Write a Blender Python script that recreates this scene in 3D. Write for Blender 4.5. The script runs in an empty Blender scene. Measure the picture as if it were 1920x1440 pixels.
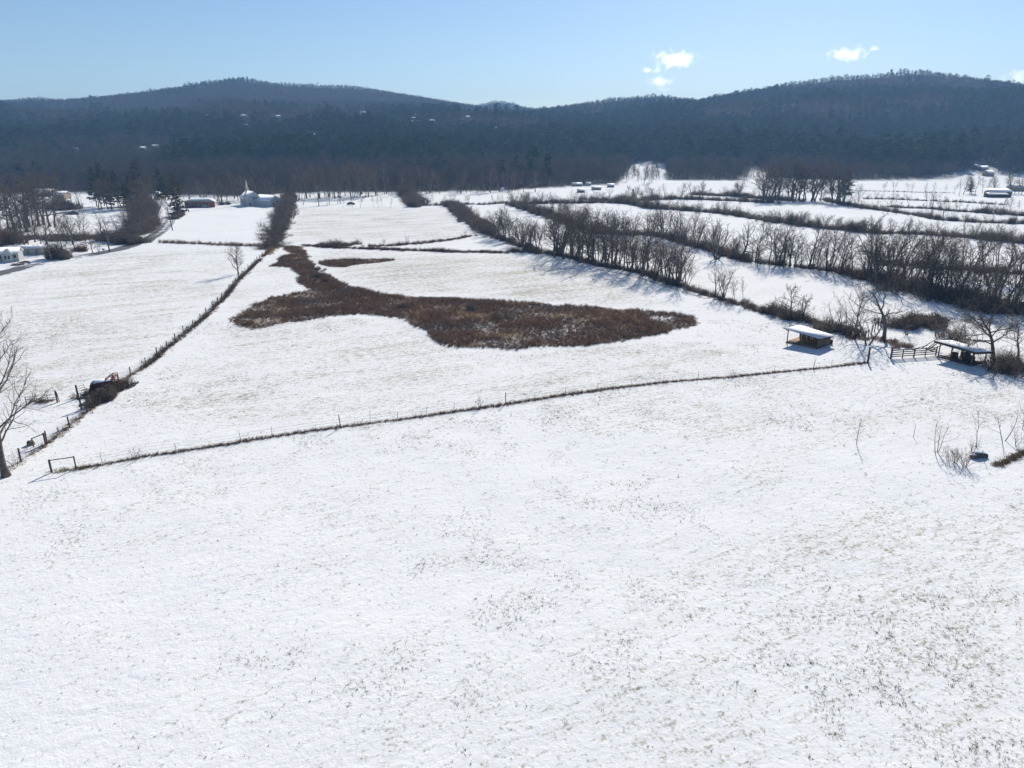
import bpy, math, random
import numpy as np
from mathutils import Vector, Matrix

sc = bpy.context.scene
COL = sc.collection
R = math.radians

# ------------------------------------------------------------------ camera
CAMZ = 30.0
FPX = 1321.0                       # focal length in pixels of a 1920 px wide frame
PITCH = math.atan2(450.0, FPX)     # horizon 450 px above the middle of the frame
cam_d = bpy.data.cameras.new('camera')
cam = bpy.data.objects.new('camera', cam_d)
COL.objects.link(cam)
cam.location = (0, 0, CAMZ)
cam.rotation_euler = (math.pi / 2 - PITCH, 0, 0)
cam_d.sensor_fit = 'HORIZONTAL'
cam_d.angle = 2 * math.atan(960.0 / FPX)
cam_d.clip_start = 0.5
cam_d.clip_end = 30000
sc.camera = cam

# ------------------------------------------------------------------ light
SUN_EL = R(30.0)
SUN_AZ = math.atan2(485.0, math.hypot(FPX, 450.0))     # to the right of the view
world = bpy.data.worlds.new("World")
sc.world = world
world.use_nodes = True
wn = world.node_tree.nodes
wl = world.node_tree.links
for n in list(wn):
    wn.remove(n)
w_out = wn.new('ShaderNodeOutputWorld')
w_bg = wn.new('ShaderNodeBackground')
w_sky = wn.new('ShaderNodeTexSky')
w_sky.sky_type = 'NISHITA'
w_sky.sun_disc = False
w_sky.sun_elevation = SUN_EL
w_sky.sun_rotation = SUN_AZ
w_sky.altitude = 600
w_sky.air_density = 1.0
w_sky.dust_density = 0.3
w_sky.ozone_density = 3.6
w_bg.inputs['Strength'].default_value = 0.077
wl.new(w_sky.outputs[0], w_bg.inputs['Color'])
wl.new(w_bg.outputs[0], w_out.inputs['Surface'])

sun_d = bpy.data.lights.new('sun', 'SUN')
sun_d.energy = 4.85
sun_d.angle = R(0.53)
sun_d.color = (1.0, 0.94, 0.84)
sun = bpy.data.objects.new('sun', sun_d)
COL.objects.link(sun)
sdir = Vector((math.sin(SUN_AZ) * math.cos(SUN_EL), math.cos(SUN_AZ) * math.cos(SUN_EL), math.sin(SUN_EL)))
sun.rotation_euler = sdir.to_track_quat('Z', 'Y').to_euler()
sun.location = (0, 0, 900)

sc.view_settings.view_transform = 'Standard'
sc.view_settings.look = 'None'
sc.view_settings.gamma = 1.0
sc.view_settings.use_curve_mapping = False
sc.view_settings.exposure = 0.40
sc.render.engine = 'CYCLES'
sc.cycles.max_bounces = 8
sc.cycles.diffuse_bounces = 3
sc.cycles.volume_bounces = 6
sc.cycles.transparent_max_bounces = 8
sc.cycles.use_denoising = True
sc.cycles.use_adaptive_sampling = True
sc.cycles.adaptive_threshold = 0.006

rng = np.random.default_rng(11)
random.seed(11)

# ------------------------------------------------------------------ terrain function
def hash2(ix, iy, seed):
    n = (ix.astype(np.int64) * 374761393 + iy.astype(np.int64) * 668265263 + seed * 974711) & 0x7fffffff
    n = ((n ^ (n >> 13)) * 1274126177) & 0x7fffffff
    n = n ^ (n >> 16)
    return (n & 0xffff) / 65535.0

def vnoise(x, y, wl_, seed=0):
    """smooth lattice noise, -1..1, wavelength in metres"""
    x = np.asarray(x, float) / wl_
    y = np.asarray(y, float) / wl_
    ix = np.floor(x); iy = np.floor(y)
    fx = x - ix; fy = y - iy
    fx = fx * fx * (3 - 2 * fx); fy = fy * fy * (3 - 2 * fy)
    a = hash2(ix, iy, seed); b = hash2(ix + 1, iy, seed)
    c = hash2(ix, iy + 1, seed); d = hash2(ix + 1, iy + 1, seed)
    return 2 * ((a * (1 - fx) + b * fx) * (1 - fy) + (c * (1 - fx) + d * fx) * fy) - 1

def sstep(a, b, v):
    t = np.clip((np.asarray(v, float) - a) / (b - a), 0, 1)
    return t * t * (3 - 2 * t)

SP, CP = math.sin(PITCH), math.cos(PITCH)

def ray(px, py):
    a = (px - 960.0) / FPX
    b = -(py - 720.0) / FPX
    return np.array([a, CP + b * SP, -SP + b * CP])

def z_at(y, py):
    """height at depth y that shows at picture row py"""
    k = (720.0 - py) / FPX
    return CAMZ + y * (k * CP - SP) / (CP + k * SP)

def ridge_pt(px, py, D, tree=16.0):
    d = ray(px, py)
    t = D / d[1]
    return (d[0] * t, D, CAMZ + d[2] * t - tree)

RIDGES = [
    # main ridges: points, footprint width, profile power
    ([(-500, 205, 2600), (-200, 196, 2650), (0, 187, 2600), (70, 178, 2600), (150, 189, 2600), (190, 186, 2550), (250, 182, 2500),
      (300, 177, 2450), (350, 168, 2420), (400, 156, 2400), (440, 145, 2380), (462, 142, 2380), (500, 149, 2400), (540, 151, 2420),
      (600, 154, 2450), (660, 156, 2500), (690, 161, 2520), (730, 173, 2550), (770, 187, 2600), (810, 195, 2600), (850, 197, 2600),
      (960, 203, 2500)], 2000, 1.75),
    ([(860, 200, 3300), (905, 191, 3300), (930, 184, 3300), (958, 191, 3300), (1000, 206, 3300)], 700, 1.0),
    ([(960, 203, 2500), (1010, 203, 2350), (1045, 207, 2250), (1070, 203, 2150), (1100, 192, 2120), (1130, 183, 2100), (1160, 178, 2100), (1200, 176, 2100),
      (1240, 177, 2100), (1280, 183, 2100), (1300, 188, 2100), (1330, 187, 2100), (1370, 181, 2080), (1420, 178, 2050), (1450, 170, 2050), (1500, 153, 2000),
      (1540, 141, 1980), (1580, 136, 1960), (1640, 133, 1940), (1690, 127, 1920), (1725, 125, 1920), (1750, 135, 1920), (1780, 140, 1900),
      (1830, 142, 1900), (1870, 147, 1880), (1920, 158, 1850), (2000, 172, 1850), (2200, 180, 1850), (2500, 190, 1850)], 1550, 1.75),
    # spurs that come down to the valley
    ([(-500, 235, 1250), (-200, 240, 1150), (0, 243, 1080), (120, 240, 1050), (200, 254, 980), (290, 285, 860)], 430, 1.1),
    ([(420, 215, 1650), (500, 235, 1350), (560, 243, 1200), (640, 240, 1150), (720, 262, 1000), (780, 278, 920), (870, 303, 800), (930, 338, 690)], 360, 1.1),
    ([(700, 226, 2000), (780, 226, 1700), (900, 228, 1450), (1000, 255, 1150), (1060, 285, 950)], 420, 1.1),
    ([(1200, 195, 1800), (1270, 215, 1450), (1290, 248, 1150), (1310, 268, 980), (1390, 300, 800)], 330, 1.1),
    ([(1720, 160, 1700), (1600, 205, 1400), (1500, 245, 1130), (1450, 285, 920)], 420, 1.1),
    ([(1900, 175, 1600), (1880, 225, 1150), (1860, 265, 940), (1890, 295, 800)], 360, 1.1),
    ([(2300, 190, 1300), (2100, 235, 1000), (2000, 275, 820)], 400, 1.1),
]
RID = []
for pts, w, pw in RIDGES:
    RID.append((np.array([ridge_pt(*p) for p in pts]), w, pw))

def mountain(x, y):
    x = np.asarray(x, float); y = np.asarray(y, float)
    out = np.zeros(x.shape); crest = np.zeros(x.shape)
    for P, w, pw in RID:
        for a, b in zip(P[:-1], P[1:]):
            ab = b[:2] - a[:2]
            t = np.clip(((x - a[0]) * ab[0] + (y - a[1]) * ab[1]) / (ab @ ab), 0, 1)
            f = np.clip(1 - np.hypot(x - a[0] - t * ab[0], y - a[1] - t * ab[1]) / w, 0, 1)
            if w > 600: crest = np.maximum(crest, f)
            f = f * f * (3 - 2 * f) if w < 600 else f ** pw
            out = np.maximum(out, (a[2] + t * (b[2] - a[2])) * f)
    out = out + ((0.42 - np.abs(vnoise(x * .8 + y * .25, y * .5, 270, 3))) * 62 + vnoise(x, y, 150, 4) * 7) * sstep(12, 60, out) * (1 - sstep(.52, .86, crest))
    return out * sstep(520, 760, y + 0.12 * np.abs(x))

def hfun(x, y):
    x = np.asarray(x, float); y = np.asarray(y, float)
    D = np.hypot(x, y)
    und = vnoise(x, y, 95, 1) * 0.8 + vnoise(x, y, 45, 2) * 0.28
    und = und * sstep(110, 220, D) * (0.45 + 0.9 * sstep(20, 150, x))
    small = vnoise(x, y, 9, 5) * 0.07 + vnoise(x, y, 3.4, 6) * 0.035
    far = y > 480
    m = np.zeros(np.broadcast(x, y).shape)
    if np.any(far):
        xb, yb = np.broadcast_arrays(x, y)
        m[far] = mountain(xb[far], yb[far])
    return und + small * (D < 400) + m

def G(px, py):
    """point of the ground seen at a picture position"""
    d = ray(px, py)
    if d[2] < -0.02:
        tmax = min(3600.0, (CAMZ + 4) / -d[2] * 1.4)
    else:
        tmax = 3600.0
    ts = np.linspace(20, tmax, 700)
    z = CAMZ + d[2] * ts
    h = hfun(d[0] * ts, d[1] * ts)
    hit = np.nonzero(z <= h)[0]
    if len(hit) == 0:
        t = (CAMZ) / max(1e-6, -d[2])
    else:
        i = hit[0]
        lo, hi = ts[max(0, i - 1)], ts[i]
        for _ in range(18):
            mid = 0.5 * (lo + hi)
            if CAMZ + d[2] * mid <= float(hfun(d[0] * mid, d[1] * mid)):
                hi = mid
            else:
                lo = mid
        t = hi
    x, y = d[0] * t, d[1] * t
    return np.array([x, y, float(hfun(x, y))])

def H(x, y):
    return float(hfun(np.array([x]), np.array([y]))[0])

def poly_px(pts):
    return np.array([G(*p)[:2] for p in pts])

def inside(poly, x, y):
    x = np.asarray(x, float); y = np.asarray(y, float)
    r = np.zeros(x.shape, bool)
    j = len(poly) - 1
    for i in range(len(poly)):
        xi, yi = poly[i]; xj, yj = poly[j]
        c = ((yi > y) != (yj > y)) & (x < (xj - xi) * (y - yi) / (yj - yi + 1e-12) + xi)
        r ^= c
        j = i
    return r

def polydist(path, x, y):
    best = np.full(np.shape(x), 1e9)
    for a, b in zip(path[:-1], path[1:]):
        ab = b - a
        t = np.clip(((x - a[0]) * ab[0] + (y - a[1]) * ab[1]) / (ab @ ab + 1e-9), 0, 1)
        best = np.minimum(best, np.hypot(x - a[0] - t * ab[0], y - a[1] - t * ab[1]))
    return best

def resample(path, step, jit=0.0):
    """points every step metres along a polyline"""
    out = []
    path = np.asarray(path)
    acc = 0.0
    for a, b in zip(path[:-1], path[1:]):
        L = np.linalg.norm(b[:2] - a[:2])
        while acc < L:
            t = acc / L
            out.append(a[:2] + (b[:2] - a[:2]) * t + (rng.normal(0, jit, 2) if jit else 0))
            acc += step
        acc -= L
    return np.array(out)

# ------------------------------------------------------------------ materials
def mat(name, col, rough=0.9, var=0.25, scale=3.0, spec=0.2, rnd=0.0, col2=None, metal=0.0, bump=0.0, coords='Object', trans=0.0):
    m = bpy.data.materials.new(name)
    m.use_nodes = True
    nt = m.node_tree
    bs = nt.nodes['Principled BSDF']
    bs.inputs['Roughness'].default_value = rough
    bs.inputs['Specular IOR Level'].default_value = spec
    bs.inputs['Metallic'].default_value = metal
    tc = nt.nodes.new('ShaderNodeTexCoord')
    nz = nt.nodes.new('ShaderNodeTexNoise')
    nz.inputs['Scale'].default_value = scale
    nz.inputs['Detail'].default_value = 5
    nt.links.new(tc.outputs[coords], nz.inputs['Vector'])
    rp = nt.nodes.new('ShaderNodeValToRGB')
    c2 = col2 or tuple(c * (1 - var) for c in col)
    c1 = tuple(min(1, c * (1 + var)) for c in col)
    rp.color_ramp.elements[0].position = 0.3
    rp.color_ramp.elements[1].position = 0.7
    rp.color_ramp.elements[0].color = (*c2, 1)
    rp.color_ramp.elements[1].color = (*c1, 1)
    nt.links.new(nz.outputs['Fac'], rp.inputs['Fac'])
    last = rp.outputs['Color']
    if rnd:
        oi = nt.nodes.new('ShaderNodeObjectInfo')
        mr = nt.nodes.new('ShaderNodeMapRange')
        mr.inputs['To Min'].default_value = 1 - rnd
        mr.inputs['To Max'].default_value = 1 + rnd
        nt.links.new(oi.outputs['Random'], mr.inputs['Value'])
        mx = nt.nodes.new('ShaderNodeMix')
        mx.data_type = 'RGBA'; mx.blend_type = 'MULTIPLY'
        mx.inputs['Factor'].default_value = 1
        nt.links.new(last, mx.inputs['A'])
        nt.links.new(mr.outputs['Result'], mx.inputs['B'])
        last = mx.outputs['Result']
    nt.links.new(last, bs.inputs['Base Color'])
    if trans:
        # twigs and dry stalks are round and thin: part of the light comes through from behind
        tr = nt.nodes.new('ShaderNodeBsdfTranslucent')
        ms = nt.nodes.new('ShaderNodeMixShader')
        ms.inputs['Fac'].default_value = trans
        nt.links.new(last, tr.inputs['Color'])
        nt.links.new(bs.outputs[0], ms.inputs[1]); nt.links.new(tr.outputs[0], ms.inputs[2])
        nt.links.new(ms.outputs[0], nt.nodes['Material Output'].inputs['Surface'])
    if bump:
        bp = nt.nodes.new('ShaderNodeBump')
        bp.inputs['Strength'].default_value = bump
        bp.inputs['Distance'].default_value = 0.05
        nt.links.new(nz.outputs['Fac'], bp.inputs['Height'])
        nt.links.new(bp.outputs['Normal'], bs.inputs['Normal'])
    return m

M = {}
M['bark'] = mat('bark', (0.135, 0.115, 0.098), var=0.45, scale=2.2, rnd=0.2, bump=0.4)
M['twig'] = mat('twig', (0.105, 0.085, 0.072), var=0.2, rnd=0.25, spec=0.05, trans=0.4)
M['twig_dark'] = mat('twig_dark', (0.085, 0.068, 0.056), var=0.3, rnd=0.25, spec=0.05, trans=0.4)
M['far_twig'] = mat('far_twig', (0.056, 0.047, 0.042), var=0.2, rnd=0.35, spec=0.05, trans=0.4)
M['far_needle'] = mat('far_needle', (0.016, 0.036, 0.013), var=0.4, scale=0.5, rnd=0.45, spec=0.05, trans=0.25)
M['russet'] = mat('russet_leaf', (0.16, 0.075, 0.045), var=0.3, rnd=0.15, spec=0.05, trans=0.4)
M['needle'] = mat('needle', (0.030, 0.048, 0.022), var=0.4, scale=0.8, rnd=0.3, spec=0.1, trans=0.3)
M['needle_brown'] = mat('needle_brown', (0.075, 0.060, 0.034), var=0.4, scale=0.8, rnd=0.2, spec=0.1, trans=0.3)
M['brush'] = mat('brush', (0.115, 0.094, 0.08), var=0.4, scale=0.5, rnd=0.15, spec=0.05, trans=0.4)
M['brush_olive'] = mat('brush_olive', (0.12, 0.108, 0.08), var=0.4, scale=0.6, rnd=0.15, spec=0.05, trans=0.4)
M['weed'] = mat('weed', (0.145, 0.092, 0.068), var=0.45, scale=2.0, rnd=0.5, spec=0.05, trans=0.4)
M['straw'] = mat('straw', (0.30, 0.21, 0.115), var=0.35, scale=2.0, rnd=0.4, spec=0.05, trans=0.4)
M['grass'] = mat('winter_grass', (0.17, 0.15, 0.085), var=0.35, scale=2.0, rnd=0.45, spec=0.05, trans=0.4)
M['post'] = mat('post_wood', (0.10, 0.08, 0.065), var=0.4, scale=6, rnd=0.2, bump=0.3)
M['steel'] = mat('steel', (0.13, 0.125, 0.12), rough=0.6, var=0.3, metal=0.5)
M['wire'] = mat('wire', (0.16, 0.15, 0.14), rough=0.6, var=0.2, metal=0.4)
M['board'] = mat('board', (0.14, 0.105, 0.08), var=0.45, scale=4, rnd=0.3, bump=0.3)
M['fascia'] = mat('fascia', (0.055, 0.042, 0.038), var=0.3, scale=4)
M['hay'] = mat('hay', (0.27, 0.18, 0.09), var=0.4, scale=5, bump=0.6)
M['roof_snow'] = mat('roof_snow', (0.80, 0.82, 0.85), var=0.03, scale=1.2, rough=0.7, bump=0.15)
M['siding'] = mat('siding', (0.46, 0.47, 0.47), var=0.08, scale=3, rough=0.7)
M['siding_grey'] = mat('siding_grey', (0.38, 0.39, 0.38), var=0.08, scale=3, rough=0.7)
M['brick'] = mat('red_brick', (0.20, 0.075, 0.055), var=0.3, scale=9)
M['glass'] = mat('window_glass', (0.03, 0.035, 0.045), rough=0.15, var=0.2, spec=0.6)
M['trim'] = mat('trim', (0.75, 0.75, 0.72), var=0.04)
M['tan_wall'] = mat('tan_wall', (0.26, 0.20, 0.15), var=0.2, scale=1, rnd=0.35)
M['shingle'] = mat('shingle', (0.10, 0.10, 0.105), var=0.2, scale=3)
M['maroon'] = mat('maroon_paint', (0.075, 0.028, 0.028), var=0.5, scale=3, rough=0.6)
M['rust'] = mat('rust_red', (0.30, 0.085, 0.05), var=0.5, scale=5, rough=0.8)
M['rubber'] = mat('rubber', (0.02, 0.02, 0.02), var=0.2)
M['rock'] = mat('rock', (0.10, 0.095, 0.09), var=0.5, scale=3, bump=0.8)
M['steeple'] = mat('steeple_paint', (0.66, 0.60, 0.42), var=0.1)
M['blue'] = mat('blue_paint', (0.08, 0.20, 0.34), var=0.1)
M['tarp'] = mat('dark_tarp', (0.03, 0.035, 0.045), var=0.3)
M['pole'] = mat('pole_wood', (0.115, 0.095, 0.08), var=0.3, scale=4)

def asphalt_mat():
    m = bpy.data.materials.new('asphalt_snow')
    m.use_nodes = True
    nt = m.node_tree; L = nt.links
    bs = nt.nodes['Principled BSDF']
    bs.inputs['Roughness'].default_value = 0.85
    at = nt.nodes.new('ShaderNodeAttribute'); at.attribute_name = 'snow'
    tc = nt.nodes.new('ShaderNodeTexCoord')
    nz = nt.nodes.new('ShaderNodeTexNoise'); nz.inputs['Scale'].default_value = 0.5; nz.inputs['Detail'].default_value = 6
    L.new(tc.outputs['Object'], nz.inputs['Vector'])
    ad = nt.nodes.new('ShaderNodeMath'); ad.operation = 'ADD'
    L.new(at.outputs['Fac'], ad.inputs[0]); L.new(nz.outputs['Fac'], ad.inputs[1])
    mr = nt.nodes.new('ShaderNodeMapRange'); mr.inputs['From Min'].default_value = 0.85; mr.inputs['From Max'].default_value = 1.1
    L.new(ad.outputs[0], mr.inputs['Value'])
    mx = nt.nodes.new('ShaderNodeMix'); mx.data_type = 'RGBA'
    mx.inputs['A'].default_value = (0.075, 0.073, 0.075, 1)
    mx.inputs['B'].default_value = (0.78, 0.80, 0.83, 1)
    L.new(mr.outputs['Result'], mx.inputs['Factor'])
    L.new(mx.outputs['Result'], bs.inputs['Base Color'])
    return m
M['asphalt'] = asphalt_mat()

def ground_mat():
    m = bpy.data.materials.new('snow_ground')
    m.use_nodes = True
    nt = m.node_tree; L = nt.links; N = nt.nodes
    bs = N['Principled BSDF']
    bs.inputs['Roughness'].default_value = 1.0
    bs.inputs['Specular IOR Level'].default_value = 0.03
    geo = N.new('ShaderNodeNewGeometry')
    def noise(scale, detail=4, rough=0.55, dist=0.0, sx=1, sy=1, rot=0.0):
        m0 = N.new('ShaderNodeMapping')
        m0.inputs['Rotation'].default_value = (0, 0, rot)
        L.new(geo.outputs['Position'], m0.inputs['Vector'])
        mp = N.new('ShaderNodeMapping')
        mp.inputs['Scale'].default_value = (scale * sx, scale * sy, scale)
        L.new(m0.outputs['Vector'], mp.inputs['Vector'])
        n = N.new('ShaderNodeTexNoise')
        n.inputs['Scale'].default_value = 1
        n.inputs['Detail'].default_value = detail
        n.inputs['Roughness'].default_value = rough
        n.inputs['Distortion'].default_value = dist
        L.new(mp.outputs['Vector'], n.inputs['Vector'])
        return n.outputs['Fac']
    def math_(op, a, b=None):
        n = N.new('ShaderNodeMath'); n.operation = op
        for i, v in enumerate((a, b)):
            if v is None: continue
            if isinstance(v, (int, float)): n.inputs[i].default_value = v
            else: L.new(v, n.inputs[i])
        return n.outputs[0]
    def rng_(v, a, b, c=0.0, d=1.0):
        n = N.new('ShaderNodeMapRange')
        n.inputs['From Min'].default_value = a; n.inputs['From Max'].default_value = b
        n.inputs['To Min'].default_value = c; n.inputs['To Max'].default_value = d
        L.new(v, n.inputs['Value'])
        return n.outputs['Result']
    def mix(f, a, b):
        n = N.new('ShaderNodeMix'); n.data_type = 'RGBA'
        L.new(f, n.inputs['Factor'])
        for k, v in (('A', a), ('B', b)):
            if isinstance(v, tuple): n.inputs[k].default_value = (*v, 1)
            else: L.new(v, n.inputs[k])
        return n.outputs['Result']
    grassy = N.new('ShaderNodeAttribute'); grassy.attribute_name = 'grassy'
    litter = N.new('ShaderNodeAttribute'); litter.attribute_name = 'litter'
    # grass that pokes through: fine speckle inside broad patches that run in drifts
    patch = noise(0.055, 4, 0.6, 0.6)
    drift = noise(0.16, 5, 0.62, 0.4, sx=0.28, sy=1.7, rot=R(-28))
    fine = noise(4.2, 5, 0.72)
    fine2 = noise(1.5, 5, 0.72, 0.2, sx=0.6, sy=1.3, rot=R(-28))
    amt = math_('ADD', math_('MULTIPLY', rng_(patch, 0.35, 0.70), 0.055), math_('MULTIPLY', rng_(drift, 0.42, 0.72), 0.06))
    amt = math_('ADD', amt, math_('MULTIPLY', grassy.outputs['Fac'], 0.095))
    th = math_('SUBTRACT', 0.628, amt)
    spec = math_('SUBTRACT', math_('ADD', math_('MULTIPLY', fine, 0.55), math_('MULTIPLY', fine2, 0.52)), th)
    g = rng_(spec, 0.0, 0.11)
    col_g = mix(noise(0.8, 3), (0.22, 0.20, 0.125), (0.36, 0.31, 0.21))
    snow = mix(noise(0.35, 4), (0.77, 0.77, 0.765), (0.85, 0.85, 0.845))
    tinted = mix(math_('MULTIPLY', rng_(drift, 0.45, 0.75), math_('MULTIPLY', grassy.outputs['Fac'], 0.26)), snow, (0.62, 0.58, 0.47))
    base = mix(math_('MULTIPLY', g, 0.85), tinted, col_g)
    # forest floor: leaf litter with leftover snow
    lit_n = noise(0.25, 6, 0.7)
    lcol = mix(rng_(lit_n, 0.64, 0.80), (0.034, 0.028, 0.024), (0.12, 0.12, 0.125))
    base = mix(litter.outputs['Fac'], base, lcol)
    L.new(base, bs.inputs['Base Color'])
    bh = math_('ADD', math_('MULTIPLY', noise(2.2, 6, 0.65, 0.3), 0.16), math_('MULTIPLY', noise(0.6, 4, 0.55, 0.3, sx=0.6, sy=1.3, rot=R(-28)), 0.22))
    bh = math_('ADD', bh, math_('MULTIPLY', noise(7.5, 3, 0.6), 0.04))
    bp = N.new('ShaderNodeBump')
    bp.inputs['Strength'].default_value = 0.36
    bp.inputs['Distance'].default_value = 1.0
    L.new(bh, bp.inputs['Height'])
    L.new(bp.outputs['Normal'], bs.inputs['Normal'])
    return m
M['ground'] = ground_mat()

# ------------------------------------------------------------------ mesh tools
class MB:
    def __init__(self):
        self.v = []; self.f = []; self.n = 0
    def add(self, V, F):
        V = np.asarray(V, float); F = np.asarray(F, int)
        self.v.append(V); self.f.append(F + self.n); self.n += len(V)
    def box(self, c, s, rz=0.0, rx=0.0, ry=0.0):
        x, y, z = s[0] / 2, s[1] / 2, s[2] / 2
        V = np.array([(-x, -y, -z), (x, -y, -z), (x, y, -z), (-x, y, -z), (-x, -y, z), (x, -y, z), (x, y, z), (-x, y, z)])
        Mx = np.array((Matrix.Rotation(rz, 3, 'Z') @ Matrix.Rotation(ry, 3, 'Y') @ Matrix.Rotation(rx, 3, 'X')))
        V = V @ Mx.T + np.array(c)
        self.add(V, [(0, 3, 2, 1), (4, 5, 6, 7), (0, 1, 5, 4), (1, 2, 6, 5), (2, 3, 7, 6), (3, 0, 4, 7)])
    def hexa(self, V):
        self.add(V, [(0, 3, 2, 1), (4, 5, 6, 7), (0, 1, 5, 4), (1, 2, 6, 5), (2, 3, 7, 6), (3, 0, 4, 7)])
    def tube(self, path, radii, k=5, cap=True):
        path = np.asarray(path, float)
        n = len(path)
        if np.isscalar(radii): radii = [radii] * n
        rings = []
        for i in range(n):
            d = path[min(i + 1, n - 1)] - path[max(i - 1, 0)]
            d = d / (np.linalg.norm(d) + 1e-9)
            a = np.cross(d, (0.31, 0.95, 0.02) if abs(d[1]) < 0.9 else (1, 0, 0))
            a /= np.linalg.norm(a) + 1e-9
            b = np.cross(d, a)
            th = np.arange(k) * 2 * math.pi / k
            rings.append(path[i] + radii[i] * (np.outer(np.cos(th), a) + np.outer(np.sin(th), b)))
        V = np.concatenate(rings)
        F = []
        for i in range(n - 1):
            for j in range(k):
                F.append((i * k + j, i * k + (j + 1) % k, (i + 1) * k + (j + 1) % k, (i + 1) * k + j))
        self.add(V, F)
        if cap and k == 4:
            self.f.append(np.array([[3, 2, 1, 0]]) + self.n - len(V))
            self.f.append(np.array([[0, 1, 2, 3]]) + self.n - k)
        elif cap:
            self.f.append(np.array([[j + 1, j, 0] for j in range(1, k - 1)]) + self.n - len(V))
            self.f.append(np.array([[0, j, j + 1] for j in range(1, k - 1)]) + self.n - k)
    def mesh(self, name, material=None, smooth=False):
        me = bpy.data.meshes.new(name)
        if self.n == 0:
            return me
        V = np.concatenate(self.v)
        lens = []; idx = []
        for F in self.f:
            if F.size == 0: continue
            lens.append(np.full(len(F), F.shape[1])); idx.append(F.ravel())
        lens = np.concatenate(lens); idx = np.concatenate(idx)
        me.vertices.add(len(V)); me.vertices.foreach_set('co', V.astype(np.float32).ravel())
        me.loops.add(len(idx)); me.loops.foreach_set('vertex_index', idx.astype(np.int32))
        me.polygons.add(len(lens))
        st = np.concatenate(([0], np.cumsum(lens)[:-1]))
        me.polygons.foreach_set('loop_start', st.astype(np.int32))
        me.polygons.foreach_set('loop_total', lens.astype(np.int32))
        if smooth:
            me.polygons.foreach_set('use_smooth', np.ones(len(lens), bool))
        if material is not None:
            me.materials.append(material)
        me.update(calc_edges=True)
        me.validate()
        return me
    def obj(self, name, material, parent=None, smooth=False):
        o = bpy.data.objects.new(name, self.mesh(name, material, smooth))
        COL.objects.link(o)
        if parent is not None: o.parent = parent
        return o

def tag(o, label, cat, group=None):
    o['label'] = label; o['category'] = cat
    if group: o['group'] = group
    return o

def thing(name, label, cat, loc=(0, 0, 0), rz=0.0, group=None):
    o = bpy.data.objects.new(name, None)
    COL.objects.link(o)
    o.location = tuple(loc); o.rotation_euler = (0, 0, rz)
    o.empty_display_size = 0.5
    return tag(o, label, cat, group)

def dup(root, loc, rz=0.0, s=(1, 1, 1), label=None, group=None, tilt=(0, 0)):
    r = root.copy(); COL.objects.link(r)
    r.location = tuple(loc); r.rotation_euler = (tilt[0], tilt[1], rz); r.scale = s
    if label: r['label'] = label
    if group: r['group'] = group
    for ch in root.children:
        c = ch.copy(); COL.objects.link(c); c.parent = r
        for g in ch.children:
            d = g.copy(); COL.objects.link(d); d.parent = c
    return r

# ------------------------------------------------------------------ ground sheet
def grow_axis(n0, step, factor, lim):
    a = [0.0]; s = step
    while a[-1] < lim:
        a.append(a[-1] + s)
        if len(a) > n0: s = min(s * factor, 26.0)
    return np.array(a)
ax = grow_axis(85, 1.25, 1.035, 2900)
xs = np.concatenate((-ax[:0:-1], ax))
ay = grow_axis(115, 1.25, 1.03, 3900)
ys = np.concatenate((-grow_axis(3, 6, 1.5, 150)[:0:-1], ay + 18.0 - 18.0))
X, Y = np.meshgrid(xs, ys)
Z = hfun(X, Y)
nx, ny = len(xs), len(ys)

# near edge of the woods, as seen; everything beyond is forest unless cleared
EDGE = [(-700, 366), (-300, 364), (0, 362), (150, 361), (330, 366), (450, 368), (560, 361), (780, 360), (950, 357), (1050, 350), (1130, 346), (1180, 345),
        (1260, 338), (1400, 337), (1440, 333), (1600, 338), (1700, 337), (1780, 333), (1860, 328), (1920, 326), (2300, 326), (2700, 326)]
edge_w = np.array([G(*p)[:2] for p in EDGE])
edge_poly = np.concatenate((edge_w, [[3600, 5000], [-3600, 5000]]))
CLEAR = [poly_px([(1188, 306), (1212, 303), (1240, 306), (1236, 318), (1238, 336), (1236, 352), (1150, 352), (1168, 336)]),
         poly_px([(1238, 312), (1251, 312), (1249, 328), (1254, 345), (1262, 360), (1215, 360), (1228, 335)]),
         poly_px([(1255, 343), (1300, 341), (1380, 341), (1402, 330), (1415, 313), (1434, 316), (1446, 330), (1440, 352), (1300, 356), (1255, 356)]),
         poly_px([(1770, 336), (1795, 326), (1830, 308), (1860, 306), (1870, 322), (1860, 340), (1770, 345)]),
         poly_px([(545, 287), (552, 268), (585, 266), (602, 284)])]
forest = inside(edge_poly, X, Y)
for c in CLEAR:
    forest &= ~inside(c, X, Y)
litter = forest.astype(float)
grass_polys = [
    (poly_px([(525, 455), (560, 388), (830, 390), (900, 440), (850, 447), (690, 458), (600, 455)]), 0.75),
    (poly_px([(580, 470), (960, 478), (1100, 505), (1260, 560), (1250, 580), (1000, 562), (720, 545), (640, 525)]), 0.85),
    (poly_px([(0, 515), (230, 470), (440, 465), (440, 520), (330, 620), (230, 690), (100, 740), (-100, 760)]), 0.65),
    (poly_px([(480, 500), (520, 480), (575, 545), (500, 555), (440, 600), (420, 560)]), 0.6),
    (poly_px([(200, 780), (450, 600), (780, 600), (830, 655), (1300, 640), (1500, 680), (1000, 750), (600, 800)]), 0.55),
    (poly_px([(1000, 750), (1500, 690), (1920, 720), (1920, 800), (1500, 840), (1100, 820)]), 0.4),
    (poly_px([(900, 1440), (1300, 1000), (1920, 940), (1920, 1440)]), 0.45),
]
grassy = np.zeros(X.shape)
for p, v in grass_polys:
    grassy = np.maximum(grassy, inside(p, X, Y) * v)
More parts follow.
